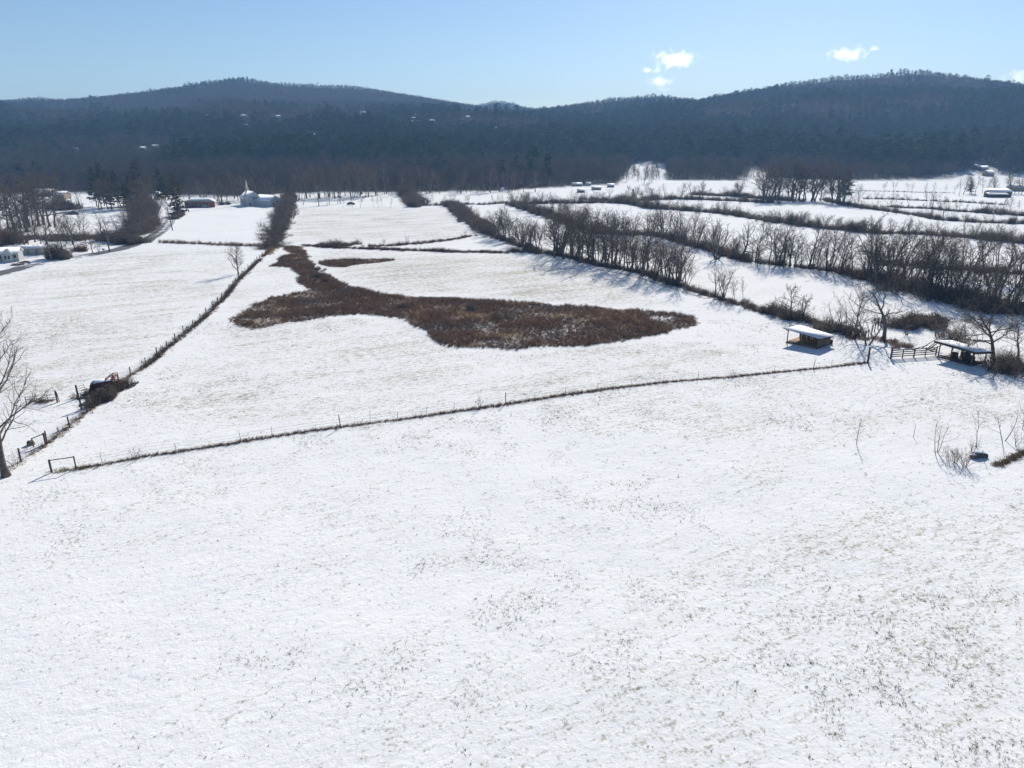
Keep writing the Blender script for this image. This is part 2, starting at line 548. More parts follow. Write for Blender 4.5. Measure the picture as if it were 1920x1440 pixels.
def blur(a, n):
    for _ in range(n):
        p = np.pad(a, 1, mode='edge')
        a = (p[:-2, 1:-1] + p[2:, 1:-1] + p[1:-1, :-2] + p[1:-1, 2:] + 2 * a) / 6
    return a
grassy = blur(grassy, 8)
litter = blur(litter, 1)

def sheet(name, r0, r1):
    mb = MB()
    V = np.stack((X[r0:r1 + 1], Y[r0:r1 + 1], Z[r0:r1 + 1]), -1).reshape(-1, 3)
    rr = r1 - r0
    i, j = np.meshgrid(np.arange(rr), np.arange(nx - 1), indexing='ij')
    a = (i * nx + j).ravel()
    mb.add(V, np.stack((a, a + 1, a + nx + 1, a + nx), -1))
    o = mb.obj(name, M['ground'], smooth=True)
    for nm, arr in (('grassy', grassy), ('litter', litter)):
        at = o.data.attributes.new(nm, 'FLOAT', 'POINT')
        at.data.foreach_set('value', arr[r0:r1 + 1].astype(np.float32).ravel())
    o['kind'] = 'structure'
    return o
split = int(np.searchsorted(ys, 700))
sheet('ground', 0, split)
sheet('hills', split, ny - 1)

# ------------------------------------------------------------------ scatter (stuff only)
def scatter(name, pts, rots, scl, idx, protos):
    """one object that scatters small pieces over its points"""
    me = bpy.data.meshes.new(name)
    n = len(pts)
    me.vertices.add(n)
    me.vertices.foreach_set('co', np.asarray(pts, np.float32).ravel())
    a = me.attributes.new('turn', 'FLOAT_VECTOR', 'POINT'); a.data.foreach_set('vector', np.asarray(rots, np.float32).ravel())
    a = me.attributes.new('size', 'FLOAT_VECTOR', 'POINT'); a.data.foreach_set('vector', np.asarray(scl, np.float32).ravel())
    a = me.attributes.new('pick', 'INT', 'POINT'); a.data.foreach_set('value', np.asarray(idx, np.int32))
    o = bpy.data.objects.new(name, me)
    COL.objects.link(o)
    c = bpy.data.collections.new(name + '_pieces')
    for i, p in enumerate(protos):
        ob = bpy.data.objects.new('piece_%02d_%s' % (i, name), p)
        c.objects.link(ob)
    ng = bpy.data.node_groups.new(name + '_nodes', 'GeometryNodeTree')
    ng.interface.new_socket('Geometry', in_out='INPUT', socket_type='NodeSocketGeometry')
    ng.interface.new_socket('Geometry', in_out='OUTPUT', socket_type='NodeSocketGeometry')
    N = ng.nodes; L = ng.links
    gi = N.new('NodeGroupInput'); go = N.new('NodeGroupOutput')
    ip = N.new('GeometryNodeInstanceOnPoints')
    ci = N.new('GeometryNodeCollectionInfo')
    ci.inputs['Collection'].default_value = c
    ci.inputs['Separate Children'].default_value = True
    ci.inputs['Reset Children'].default_value = True
    def att(nm, t):
        q = N.new('GeometryNodeInputNamedAttribute'); q.data_type = t
        q.inputs['Name'].default_value = nm
        return q.outputs['Attribute']
    ip.inputs['Pick Instance'].default_value = True
    L.new(gi.outputs[0], ip.inputs['Points'])
    L.new(ci.outputs[0], ip.inputs['Instance'])
    L.new(att('pick', 'INT'), ip.inputs['Instance Index'])
    L.new(att('turn', 'FLOAT_VECTOR'), ip.inputs['Rotation'])
    L.new(att('size', 'FLOAT_VECTOR'), ip.inputs['Scale'])
    L.new(ip.outputs[0], go.inputs[0])
    md = o.modifiers.new('scatter', 'NODES')
    md.node_group = ng
    o['kind'] = 'stuff'
    return o

def thin_tris(P0, P1, w, r):
    """one slim triangle per stroke"""
    P0 = np.asarray(P0); P1 = np.asarray(P1)
    d = P1 - P0
    s = np.cross(d, r.normal(size=d.shape))
    s /= np.linalg.norm(s, axis=1, keepdims=True) + 1e-9
    w = np.asarray(w).reshape(-1, 1)
    V = np.stack((P0 - s * w / 2, P0 + s * w / 2, P1), 1).reshape(-1, 3)
    F = np.arange(len(V)).reshape(-1, 3)
    return V, F

# ------------------------------------------------------------------ trees
def unit(v):
    return v / (np.linalg.norm(v) + 1e-9)

def make_tree(seed, Ht=12.0, r0=0.22, clear=0.3, n1=9, n2=5, n3=5, spread=50, l1=0.45, wander=0.12, up=0.05, stems=1, twig_w=0.03,
              lean=(0, 0), l2=0.5, l3=0.45, sides=6, top=0.8, twigs4=0, flat=0.0):
    """trunk with limbs (tubes) and crown (slim twigs); returns two MBs"""
    r = np.random.default_rng(seed)
    tb, cb = MB(), MB()
    T0, T1, TW = [], [], []
    def limb(p, d, L, n, wd, upk):
        pts = [np.array(p, float)]; d = unit(np.array(d, float))
        for _ in range(n):
            d = unit(d + r.normal(0, wd, 3) + np.array([0, 0, upk]))
            pts.append(pts[-1] + d * L / n)
        return np.array(pts), d
    def at(path, t):
        s = t * (len(path) - 1); i = min(int(s), len(path) - 2); f = s - i
        return path[i] * (1 - f) + path[i + 1] * f, unit(path[i + 1] - path[i])
    def side_dir(d, ang, az):
        a = unit(np.cross(d, (0.3, 0.2, 0.93) if abs(d[2]) < 0.9 else (1, 0.1, 0)))
        b = np.cross(d, a)
        return unit(d * math.cos(ang) + (a * math.cos(az) + b * math.sin(az)) * math.sin(ang))
    for s in range(stems):
        if stems > 1:
            az = s * 2 * math.pi / stems + r.uniform(-.4, .4)
            d0 = np.array([math.cos(az) * .32, math.sin(az) * .32, 1]); base = np.array([math.cos(az), math.sin(az), 0]) * r0
            base[2] = -0.3
            h = Ht * r.uniform(.75, 1)
        else:
            d0 = np.array([lean[0], lean[1], 1.0]); base = np.array([0, 0, -0.3]); h = Ht
        tp, td = limb(base, d0, h * top, 9, wander * 0.55, 0.02)
        rad = r0 * (1 - np.linspace(0, 1, 10) ** 0.8 * 0.8)
        rad[0] *= 1.45
        tb.tube(tp, rad, sides)
        m1 = n1 if stems == 1 else max(4, int(n1 * 0.6))
        az0 = r.uniform(0, 6.28)
        for i in range(m1):
            t = clear + (0.99 - clear) * (i + r.uniform(0, .8)) / m1
            t = min(t, 0.995)
            p, d = at(tp, t)
            az0 += 2.4 + r.uniform(-.5, .5)
            sp = R(spread) * (1.15 - 0.55 * (t - clear) / (1 - clear)) * r.uniform(.8, 1.2)
            L1 = Ht * l1 * (1.05 - 0.5 * (t - clear) / (1 - clear)) * r.uniform(.75, 1.15)
            d1 = side_dir(d, sp, az0)
            d1[2] *= (1 - flat); d1 = unit(d1)
            p1, _ = limb(p, d1, L1, 6, wander, up)
            ra = r0 * 0.45 * (1 - 0.55 * t) * r.uniform(.8, 1.1)
            tb.tube(p1, ra * (1 - np.linspace(0, 1, 7) * 0.8), 4 if sides < 7 else 5, cap=False)
            for j in range(n2):
                t2 = 0.22 + 0.78 * (j + r.uniform(0, .9)) / n2
                t2 = min(t2, 0.99)
                q, e = at(p1, t2)
                d2 = side_dir(e, R(r.uniform(28, 62)), r.uniform(0, 6.28))
                L2 = L1 * l2 * (1.1 - 0.55 * t2) * r.uniform(.7, 1.2)
                p2, _ = limb(q, d2, L2, 4, wander * 1.2, up)
                rb = ra * 0.42
                tb.tube(p2, rb * (1 - np.linspace(0, 1, 5) * 0.75), 3, cap=False)
                for k in range(n3):
                    t3 = 0.15 + 0.85 * (k + r.uniform(0, .9)) / n3
                    t3 = min(t3, 0.99)
                    u, f = at(p2, t3)
                    d3 = side_dir(f, R(r.uniform(20, 60)), r.uniform(0, 6.28))
                    L3 = L2 * l3 * r.uniform(.7, 1.25)
                    p3, _ = limb(u, d3, L3, 2, wander, up)
                    T0 += [p3[0], p3[1]]; T1 += [p3[1] + (p3[1] - p3[0]) * .15, p3[2]]; TW += [twig_w, twig_w * .7]
                    for _ in range(twigs4):
                        g = p3[0] + (p3[2] - p3[0]) * r.uniform(.2, 1)
                        d4 = side_dir(unit(p3[2] - p3[0]), R(r.uniform(20, 55)), r.uniform(0, 6.28))
                        T0.append(g); T1.append(g + d4 * L3 * r.uniform(.3, .7)); TW.append(twig_w * .6)
    V, F = thin_tris(np.array(T0), np.array(T1), np.array(TW), r)
    cb.add(V, F)
    return tb, cb

def make_pine(seed, Ht=16, r0=0.25, clear=0.25, wid=0.22, n=26, per=10, card=0.9):
    r = np.random.default_rng(seed)
    tb, cb = MB(), MB()
    path = np.array([[r.normal(0, .04) * i, r.normal(0, .04) * i, Ht * i / 6 - (0.3 if i == 0 else 0)] for i in range(7)])
    tb.tube(path, r0 * (1.05 - np.linspace(0, 1, 7) * 0.95), 6)
    for i in range(n):
        t = clear + (1 - clear) * ((i + r.uniform(0, 1)) / n)
        az = i * 2.4 + r.uniform(-.5, .5)
        L = Ht * wid * (1.12 - t) ** 0.75 / (1 - clear) ** .3 * r.uniform(.6, 1.2)
        if r.uniform() < .12: L *= .4
        c = np.array([0, 0, Ht * t])
        d = unit(np.array([math.cos(az), math.sin(az), r.uniform(-.15, .3) + 0.4 * (t - .5)]))
        tb.tube(np.array([c, c + d * L * .9]), [r0 * .2 * (1.1 - t) + .015, .012], 3, cap=False)
        for k in range(per):
            f = .3 + .75 * r.uniform()
            p = c + d * L * f + r.normal(0, .16 * L, 3) * np.array([1, 1, .45])
            s = card * r.uniform(.5, 1.1) * (0.6 + .6 * (1 - t))
            a = unit(r.normal(size=3) * np.array([1, 1, .5])); b = unit(np.cross(a, r.normal(size=3)))
            # ragged spray: three slim needles fans
            Vv = [p - a * s * .5, p + a * s * .2 + b * s * .28, p + a * s * .55 + b * s * .05, p + a * s * .1 - b * s * .3]
            cb.add(Vv, [(0, 2, 1), (0, 3, 2)])
    return tb, cb

def make_bush(seed, R_=1.0, h=1.4, n=90, w=0.035, fill=40):
    r = np.random.default_rng(seed)
    az = r.uniform(0, 6.28, n); rad = R_ * np.sqrt(r.uniform(0, 1, n))
    P0 = np.stack((np.cos(az) * rad * .45, np.sin(az) * rad * .45, np.full(n, -0.05)), 1)
    hh = h * r.uniform(.45, 1.0, n) * (1 - .45 * (rad / R_) ** 2)
    P1 = np.stack((np.cos(az) * rad * 1.05 + r.normal(0, .12 * R_, n), np.sin(az) * rad * 1.05 + r.normal(0, .12 * R_, n), hh), 1)
    Vs, Fs = [], []
    V, F = thin_tris(P0, P1, np.full(n, w * 1.4), r)
    mb = MB(); mb.add(V, F)
    m = n * 2
    i = r.integers(0, n, m); t = r.uniform(.3, .95, m)[:, None]
    Q0 = P0[i] * (1 - t) + P1[i] * t
    Q1 = Q0 + r.normal(0, 1, (m, 3)) * np.array([.26 * R_, .26 * R_, .18 * h]) + np.array([0, 0, .12 * h])
    V, F = thin_tris(Q0, Q1, np.full(m, w), r)
    mb.add(V, F)
    # dead leaves and tangled stems low inside
    k = fill
    c = r.normal(0, .38 * R_, (k, 3)) * np.array([1, 1, 0]) + np.stack((np.zeros(k), np.zeros(k), h * r.uniform(.03, .5, k)), 1)
    a = r.normal(0, .16 * R_, (k, 3)); b = r.normal(0, .09 * R_, (k, 3))
    V = np.stack((c - a, c + a + b, c - b), 1).reshape(-1, 3)
    mb.add(V, np.arange(3 * k).reshape(-1, 3))
    return mb

def make_clump(seed, h=0.8, n=14, w=0.035, spread=0.28):
    r = np.random.default_rng(seed)
    P0 = np.concatenate((r.normal(0, spread * .5, (n, 2)), np.full((n, 1), -0.03)), 1)
    P1 = P0 + np.concatenate((r.normal(0, spread, (n, 2)), (h * r.uniform(.45, 1, (n, 1)))), 1)
    V, F = thin_tris(P0, P1, np.full(n, w), r)
    mb = MB(); mb.add(V, F)
    return mb

def arrays(mb):
    V = np.concatenate(mb.v)
    F = [f if f.shape[1] == 3 else np.concatenate((f[:, [0, 1, 2]], f[:, [0, 2, 3]])) for f in mb.f]
    return V, np.concatenate(F)

def bake(dst, proto, pts, scl, rz):
    """copies of a small shape merged into one mesh"""
    V, F = proto
    for p, s, a in zip(pts, scl, rz):
        c, n = math.cos(a), math.sin(a)
        W = np.stack(((V[:, 0] * c - V[:, 1] * n) * s[0], (V[:, 0] * n + V[:, 1] * c) * s[0], V[:, 2] * s[1]), 1) + p
        dst.add(W, F)

# prototypes of individually placed trees
class Kind:
    pass
KINDS = {}
def reg(kind, variants, name, cat, trunk_m, crown_m, Ht):
    KINDS[kind] = []
    for tb, cb in variants:
        k = Kind()
        k.trunk = tb.mesh('trunk', trunk_m, smooth=True); k.crown = cb.mesh('crown', crown_m)
        V = np.concatenate(cb.v)
        k.h = float(np.percentile(V[:, 2], 99.0))
        k.name = name; k.cat = cat
        KINDS[kind].append(k)

reg('slender', [make_tree(100 + i, 14, 0.17, clear=(0.25, .4, .33, .45, .3, .38, .28, .35)[i], n1=11, n2=6, n3=7, spread=(38, 30, 46, 40, 34, 50, 38, 28)[i], l1=(0.31, .28, .36, .25, .33, .3, .38, .3)[i], wander=0.13, up=0.07, twig_w=0.055, lean=((0, 0), (.08, 0), (0, .1), (0, 0), (-.1, .05), (.05, .05), (0, 0), (.12, 0))[i]) for i in range(8)], 'bare_tree', 'tree', M['bark'], M['twig'], 14)
reg('round', [make_tree(200 + i, 12, 0.27, clear=0.24, n1=12, n2=6, n3=6, spread=58, l1=0.46, wander=0.14, up=0.05, twig_w=0.06) for i in range(4)], 'bare_tree', 'tree', M['bark'], M['twig'], 12)
reg('dense', [make_tree(250 + i, 13, 0.24, clear=0.2, n1=15, n2=7, n3=6, spread=44, l1=0.38, wander=0.14, up=0.06, twig_w=0.085) for i in range(3)], 'bare_tree', 'tree', M['bark'], M['twig_dark'], 13)
reg('multi', [make_tree(300 + i, 10, 0.13, clear=0.25, n1=9, n2=5, n3=5, spread=40, l1=0.34, wander=0.14, up=0.06, stems=3 + i, twig_w=0.055) for i in range(3)], 'bare_tree', 'tree', M['bark'], M['twig'], 10)
reg('oak', [make_tree(400 + i, 13, 0.32, clear=0.3, n1=9, n2=6, n3=5, spread=62, l1=0.5, wander=0.2, up=0.04, twig_w=0.05) for i in range(2)], 'bare_tree', 'tree', M['bark'], M['twig'], 13)
reg('pine', [make_pine(500 + i, 18, 0.26, clear=0.2, wid=0.22, n=44, per=24, card=1.35) for i in range(3)], 'pine_tree', 'tree', M['bark'], M['needle'], 18)
reg('pine_brown', [make_pine(520 + i, 18, 0.26, clear=0.1, wid=0.22, n=46, per=24, card=1.3) for i in range(2)], 'pine_tree', 'tree', M['bark'], M['needle_brown'], 18)
reg('russet', [make_tree(600, 7, 0.12, clear=0.22, n1=13, n2=6, n3=7, spread=52, l1=0.4, wander=0.12, up=0.05, twig_w=0.11)], 'bare_tree', 'tree', M['bark'], M['russet'], 7)

def tree(kind, px, py, ptop, label, group=None, wide=1.0, var=None, rz=None, tilt=(0, 0)):
    g = G(px, py)
    hgt = max(1.0, z_at(g[1], ptop) - g[2])
    ks = KINDS[kind]
    k = ks[random.randrange(len(ks)) if var is None else var % len(ks)]
    s = hgt / k.h
    o = thing(k.name, label, k.cat, g, random.uniform(0, 6.28) if rz is None else rz, group)
    o.rotation_euler[0] = tilt[0]; o.rotation_euler[1] = tilt[1]
    o.scale = (s * wide, s * wide, s)
    for nm, me in (('trunk', k.trunk), ('crown', k.crown)):
        c = bpy.data.objects.new(nm, me); COL.objects.link(c); c.parent = o
    return o

def special_tree(px, py, ptop, label, seed, crown_mat='twig', **kw):
    g = G(px, py)
    hgt = z_at(g[1], ptop) - g[2]
    kw.setdefault('sides', 8)
    tb, cb = make_tree(seed, hgt, **kw)
    V = np.concatenate(cb.v); s = hgt / float(V[:, 2].max())
    o = thing('bare_tree', label, 'tree', g)
    o.scale = (s, s, s)
    tb.obj('trunk', M['bark'], o, smooth=True)
    cb.obj('crown', M[crown_mat], o)
    return o

FAR_TREES = []
def tree_row(kind, path, n, hpx, label, group, jx=4, jy=2, wide=(0.85, 1.2), stuff=False):
    """n trees along a picture polyline; heights hpx (lo, hi) in picture rows"""
    path = np.array(path, float)
    seg = np.linalg.norm(np.diff(path, axis=0), axis=1)
    cum = np.concatenate(([0], np.cumsum(seg)))
    for i in range(n):
        s = min(.999, max(.001, (i + 0.5 + random.uniform(-1.9, 1.9)) / n)) * cum[-1]
        k = min(int(np.searchsorted(cum, s)) - 1, len(seg) - 1); k = max(k, 0)
        f = (s - cum[k]) / seg[k]
        p = path[k] * (1 - f) + path[k + 1] * f
        px = p[0] + random.uniform(-jx, jx); py = p[1] + random.uniform(-jy, jy)
        kk = kind if isinstance(kind, str) else random.choice(kind)
        if stuff:
            g = G(px, py); k_ = random.randrange(len(KINDS[kk]))
            FAR_TREES.append((g, (z_at(g[1], py - random.uniform(*hpx)) - g[2]) / KINDS[kk][k_].h, random.uniform(*wide), random.uniform(0, 6.28), kk, k_))
            continue
        tree(kk, px, py, py - random.uniform(*hpx), label, group, random.uniform(*wide))

# ------------------------------------------------------------------ woods on the hills (uncountable)
def far_bare(seed, Ht=15):
    r = np.random.default_rng(seed)
    tb = MB()
    tb.tube([(0, 0, -1), (r.normal(0, .3), r.normal(0, .3), Ht * .45), (r.normal(0, .6), r.normal(0, .6), Ht * .85)], [.2, .15, .04], 3, cap=False)
    n = 150
    c = np.stack((r.normal(0, 1, n), r.normal(0, 1, n), r.normal(0, 1, n)), 1)
    c /= np.linalg.norm(c, axis=1, keepdims=True)
    rad = r.uniform(.25, 1, (n, 1)) ** .6
    e = c * rad * np.array([Ht * .27, Ht * .27, Ht * .36]) + np.array([0, 0, Ht * .62])
    b = e * np.array([.45, .45, 1]) - np.array([0, 0, 1]) * r.uniform(.8, 2.4, (n, 1))
    V, F = thin_tris(b, e, r.uniform(.12, .26, n), r)
    tb.add(V, F)
    return tb

def far_pine(seed, Ht=16, wid=.2):
    r = np.random.default_rng(seed)
    tb = MB()
    tb.tube([(0, 0, -1), (0, 0, Ht * .95)], [.22, .05], 3, cap=False)
    n = 110
    t = r.uniform(.28, 1, n)
    az = r.uniform(0, 6.28, n)
    lump = 1 + .35 * np.sin(az * 3 + t * 14 + seed)
    rad = Ht * wid * (1.1 - t) ** .6 * r.uniform(.3, 1, n) ** .5 * lump
    c = np.stack((np.cos(az) * rad, np.sin(az) * rad, Ht * t), 1)
    a = r.normal(0, 1, (n, 3)) * np.array([.75, .75, .35]); b = r.normal(0, 1, (n, 3)) * np.array([.6, .6, .4])
    V = np.stack((c - a, c + a * .7 + b, c + a * .2 - b), 1).reshape(-1, 3)
    tb.add(V, np.arange(3 * n).reshape(-1, 3))
    return tb

def snow_free_points():
    pts = []
    for y0, y1, sp in ((380, 800, 6.6), (800, 3700, 8.6)):
        yy = np.arange(y0, y1, sp)
        for y in yy:
            w = y * 0.86 + 60
            x = np.arange(-w, w, sp)
            pts.append(np.stack((x + rng.uniform(-.48, .48, len(x)) * sp, np.full(len(x), y) + rng.uniform(-.48, .48, len(x)) * sp), 1))
    return np.concatenate(pts)
P = snow_free_points()
ok = inside(edge_poly, P[:, 0], P[:, 1])
for c in CLEAR:
    ok &= ~inside(c, P[:, 0], P[:, 1])
P = P[ok]
Zf = hfun(P[:, 0], P[:, 1])

# hillside houses: picture position of the roof, roof width in px, wall/yard style
HOUSES = [(219, 258, 9, 0), (268, 280, 7, 0), (292, 276, 5, 1), (348, 215, 9, 1), (387, 218, 6, 0), (457, 218, 10, 0), (463, 236, 14, 0), (522, 219, 6, 1),
          (532, 240, 10, 0), (588, 254, 10, 0), (565, 272, 10, 0), (560, 284, 15, 0), (592, 282, 8, 1), (682, 279, 8, 1), (743, 276, 6, 0), (658, 225, 9, 2), (680, 211, 9, 1),
          (748, 227, 8, 2), (783, 215, 12, 2), (777, 222, 10, 0), (780, 228, 16, 1), (811, 227, 10, 0), (877, 220, 6, 1), (903, 209, 8, 1), (930, 241, 9, 0),
          (954, 241, 8, 0), (1362, 273, 8, 1), (140, 282, 6, 1)]
house_w = []
for (px, py, w, st) in HOUSES:
    house_w.append(G(px, py + 2))
keep = np.ones(len(P), bool)
for g in house_w:
    d = g[:2] / np.linalg.norm(g[:2])
    u = (g[0] - P[:, 0]) * d[0] + (g[1] - P[:, 1]) * d[1]          # metres in front of the house
    v = np.abs((P[:, 0] - g[0]) * d[1] - (P[:, 1] - g[1]) * d[0])
    keep &= ~((u > -8) & (u < 70) & (v < 8))
P = P[keep]; Zf = Zf[keep]
# leave out trees that a nearer slope hides completely
ang = np.arctan2(P[:, 0], P[:, 1])
Df = np.hypot(P[:, 0], P[:, 1])
tb_ = np.linspace(-0.80, 0.80, 500)
dd = np.arange(350, 3900, 12.0)
TT, DD = np.meshgrid(tb_, dd, indexing='ij')
hz = hfun(np.sin(TT) * DD, np.cos(TT) * DD)
el = np.maximum.accumulate((hz - CAMZ) / DD, axis=1)
ib = np.clip(np.searchsorted(tb_, ang), 0, 499)
idd = np.clip(((Df - 350) / 12 - 3).astype(int), 0, len(dd) - 1)
vis = (Zf + 17 - CAMZ) / Df > el[ib, idd] - 0.004
P = P[vis]; Zf = Zf[vis]; Df = Df[vis]
nP = len(P)
pn = 1.25 * vnoise(P[:, 0], P[:, 1], 230, 21) + 0.8 * vnoise(P[:, 0], P[:, 1], 80, 22)
bias = np.where(Df < 560, np.where(P[:, 0] < -190, -.05, -0.8), np.where(Zf < 4, -0.25, 0)) + -.28 + .74 * sstep(3, 9, Zf) * (1 - sstep(28, 66, Zf + 22 * vnoise(P[:, 0], P[:, 1], 310, 25))) - .35 * sstep(80, 125, Zf) + 0.42 * sstep(60, 320, P[:, 0]) * (Zf > 52) - .5 * (1 - sstep(-250, 0, P[:, 0])) * sstep(48, 70, Zf)
is_pine = (pn + bias + rng.normal(0, .28, nP)) > 0.12
pidx = np.where(is_pine, rng.integers(3, 6, nP), rng.integers(0, 3, nP))
size = (1 - .18 * sstep(800, 2300, Df)) * np.clip(rng.normal(.95, .24, nP), .5, 1.6)
size = np.where(is_pine, size * (1.24 - .24 * sstep(900, 2300, Df)), size * .95) * (0.85 + 0.15 * sstep(1, 10, Zf))
scl3 = np.stack((size * rng.uniform(.9, 1.15, nP) * 1.13, size, size), 1); scl3[:, 1] = scl3[:, 0]
rot3 = np.stack((rng.normal(0, .04, nP), rng.normal(0, .04, nP), rng.uniform(0, 6.28, nP)), 1)
fm = [far_bare(31 + i).mesh('far_tree', M['far_twig']) for i in range(3)] + [far_pine(41 + i, 16 + i, (.19, .26, .32)[i]).mesh('far_pine', M['far_needle']) for i in range(3)]
w_ = scatter('hillside_forest', np.column_stack((P, Zf)), rot3, scl3, pidx, fm)
w_['label'] = 'mixed bare and pine forest covering the far hills'; w_['category'] = 'forest'
print('FOREST', nP)

# ------------------------------------------------------------------ brush, hedges
BUSH = [arrays(make_bush(60 + i, 1.0, 1.0, 54, .045, 9)) for i in range(5)]
TALLB = [arrays(make_bush(70 + i, 0.9, 1.0, 46, .026, 0)) for i in range(4)]
CLUMP = [arrays(make_clump(80 + i, 0.6, 10, .05, .22)) for i in range(4)]

def to_world(path):
    return np.array([G(*p) for p in path])

def hedge(path, h, wid, label, step=1.5, rows=1, m='brush', group=None, protos=None, name='hedgerow', cat='hedge', hv=0.35, gap=0.0, core=None):
    W = to_world(path)
    mb = MB()
    if protos is None:
        protos = BUSH
        if name == 'hedgerow' and m == 'weed':
            protos = TALLB; step *= .55; rows += 1; hv = .6
        elif name == 'hedgerow':
            protos = TALLB + BUSH[:1]; hv = .5
            if core is None: core = min(1.5, (h[0] if isinstance(h, (tuple, list)) else h) * .5)
    hs = h if isinstance(h, (tuple, list)) else (h, h)
    pts = []
    for _ in range(rows):
        pts.append(resample(W, step, wid * .5))
    pts = np.concatenate(pts)
    if gap:
        keep = vnoise(pts[:, 0], pts[:, 1], 9, 77) > -1 + 2 * gap
        pts = pts[keep]
    z = hfun(pts[:, 0], pts[:, 1])
    o0 = W[0]
    n = len(pts)
    tt = np.linspace(0, 1, n // rows + 1)
    var = 1 + hv * vnoise(pts[:, 0], pts[:, 1], 7, 33) + .35 * vnoise(pts[:, 0], pts[:, 1], 22, 35) + rng.uniform(-hv, hv, n) * .7
    hh0 = np.interp(np.hypot(pts[:, 0] - W[0, 0], pts[:, 1] - W[0, 1]), (0, np.hypot(*(W[-1] - W[0])[:2])), hs) * np.clip(var, .35, 2)
    pick_ = rng.integers(0, len(protos), n)
    for k, pr in enumerate(protos):
        q_ = pick_ == k
        sx = np.maximum(wid * .6, hh0[q_] * .45) * rng.uniform(.7, 1.2, q_.sum())
        bake(mb, pr, np.column_stack((pts[q_], z[q_])) - o0, np.stack((sx, hh0[q_]), 1), rng.uniform(0, 6.28, q_.sum()))
    if core:
        c_ = resample(W, 1.1, wid * .22)
        c_ = c_[vnoise(c_[:, 0], c_[:, 1], 8, 78) > -.7]
        cz = hfun(c_[:, 0], c_[:, 1]); m_c = len(c_)
        ch = core * (1 + .45 * vnoise(c_[:, 0], c_[:, 1], 5, 34)) * rng.uniform(.6, 1.3, m_c)
        pick_ = rng.integers(0, len(BUSH), m_c)
        for k, pr in enumerate(BUSH):
            q_ = pick_ == k
            bake(mb, pr, np.column_stack((c_[q_], cz[q_])) - o0, np.stack((np.maximum(wid * .4, ch[q_] * .7), ch[q_]), 1), rng.uniform(0, 6.28, q_.sum()))
    o = mb.obj(name, M[m])
    o.location = tuple(o0)
    return tag(o, label, cat, group)

# left hedge that runs up to the church field
hedge([(508, 466), (515, 452), (521, 436), (526, 420), (531, 405), (536, 392), (540, 380), (543, 371)], (1.6, 4.2), 4.0, 'tall brushy hedgerow running uphill beside the church field, rising to the far end', step=1.4, rows=3, m='brush', hv=.5, protos=TALLB, core=1.3)
hedge([(300, 455), (330, 456), (360, 457), (400, 459), (440, 460), (490, 462)], 1.1, 1.1, 'low thin brown brush line crossing below the church field', step=1.1, rows=2, m='weed')
# brush lines in the middle
hedge([(570, 459), (600, 463), (640, 465), (700, 467), (760, 469), (820, 471), (880, 473), (953, 474)], 1.0, 1.6, 'long low brown brush strip between the two snowy fields, ending in the open', step=1.1, rows=3, m='weed')
hedge([(600, 461), (620, 462), (650, 460), (676, 457)], 1.9, 3.0, 'thick dark brush clump at the left end of the long brush strip', step=1.2, rows=3, m='brush')
hedge([(690, 462), (730, 461), (780, 457), (820, 453), (850, 449), (885, 442)], 1.2, 1.5, 'narrow brush strip curving up to the right behind the long strip', step=1.1, rows=2, m='weed')
# right-hand hedges
hedge([(960, 472), (990, 473), (1030, 476), (1070, 484), (1110, 495), (1150, 503), (1190, 509), (1230, 522), (1270, 535), (1310, 549), (1350, 560), (1390, 573), (1430, 585), (1470, 594), (1500, 602)],
      (1.7, 1.5), 1.8, 'dark hedgerow curving down beside the big middle field to the wooden shed', step=1.0, rows=3)
hedge([(1440, 586), (1470, 592), (1510, 600), (1545, 612)], 2.6, 2.6, 'taller dark brush at the shed end of the middle field hedgerow', step=1.3, rows=2)
hedge([(842, 383), (856, 393), (872, 405), (888, 418), (905, 430), (922, 440)], (3.0, 3.6), 3.5, 'broad bushy hedgerow slanting down from the far field corner', step=1.3, rows=4)
hedge([(922, 442), (945, 450), (965, 458), (985, 464), (1000, 470)], 2.0, 2.4, 'dark brush joining the slanting hedgerow to the middle field edge', step=1.3, rows=2)
hedge([(962, 384), (985, 392), (1010, 400), (1040, 410), (1070, 420), (1100, 430), (1130, 437)], (3.2, 3.0), 3.4, 'bushy hedgerow below the far white field, slanting down to the right', step=1.4, rows=3)
hedge([(1130, 438), (1170, 440), (1215, 440), (1250, 446), (1290, 457), (1330, 468), (1370, 480), (1400, 490)], (2.6, 2.2), 2.8, 'dark hedgerow bending right and down between the two narrow fields', step=1.3, rows=3)
hedge([(790, 386), (830, 385), (870, 383), (905, 384), (950, 381)], 1.6, 1.8, 'low dark hedge along the far white field', step=1.5, rows=2)
hedge([(960, 383), (1000, 382), (1040, 381), (1080, 381), (1120, 380), (1165, 381)], 2.6, 2.8, 'bushy hedge at the foot of the far white field', step=1.5, rows=3)
hedge([(1160, 380), (1190, 384), (1220, 391), (1260, 393), (1300, 396), (1340, 399), (1380, 404), (1420, 411), (1462, 418)], (3.6, 3.0), 3.0, 'rounded leafless hedge of thick shrubs curving down between the upper fields', step=1.6, rows=3, m='brush_olive')
hedge([(1462, 417), (1500, 423), (1545, 428), (1590, 433), (1640, 437)], (3.8, 3.8), 3.0, 'thick rounded shrub hedge above the snowy field, continuing to the right', step=1.6, rows=3, m='brush_olive')
hedge([(1640, 437), (1690, 438), (1740, 440), (1800, 444), (1850, 449), (1925, 456), (1990, 462)], (2.6, 3.2), 2.6, 'ragged hedgerow running to the right edge below the upper terraces', step=1.4, rows=3)
hedge([(1090, 374), (1140, 377), (1200, 376), (1260, 373), (1330, 375), (1400, 378), (1450, 381)], (2.8, 3.4), 3.2, 'far brush line below the snowy clearing and cottages', step=1.8, rows=3)
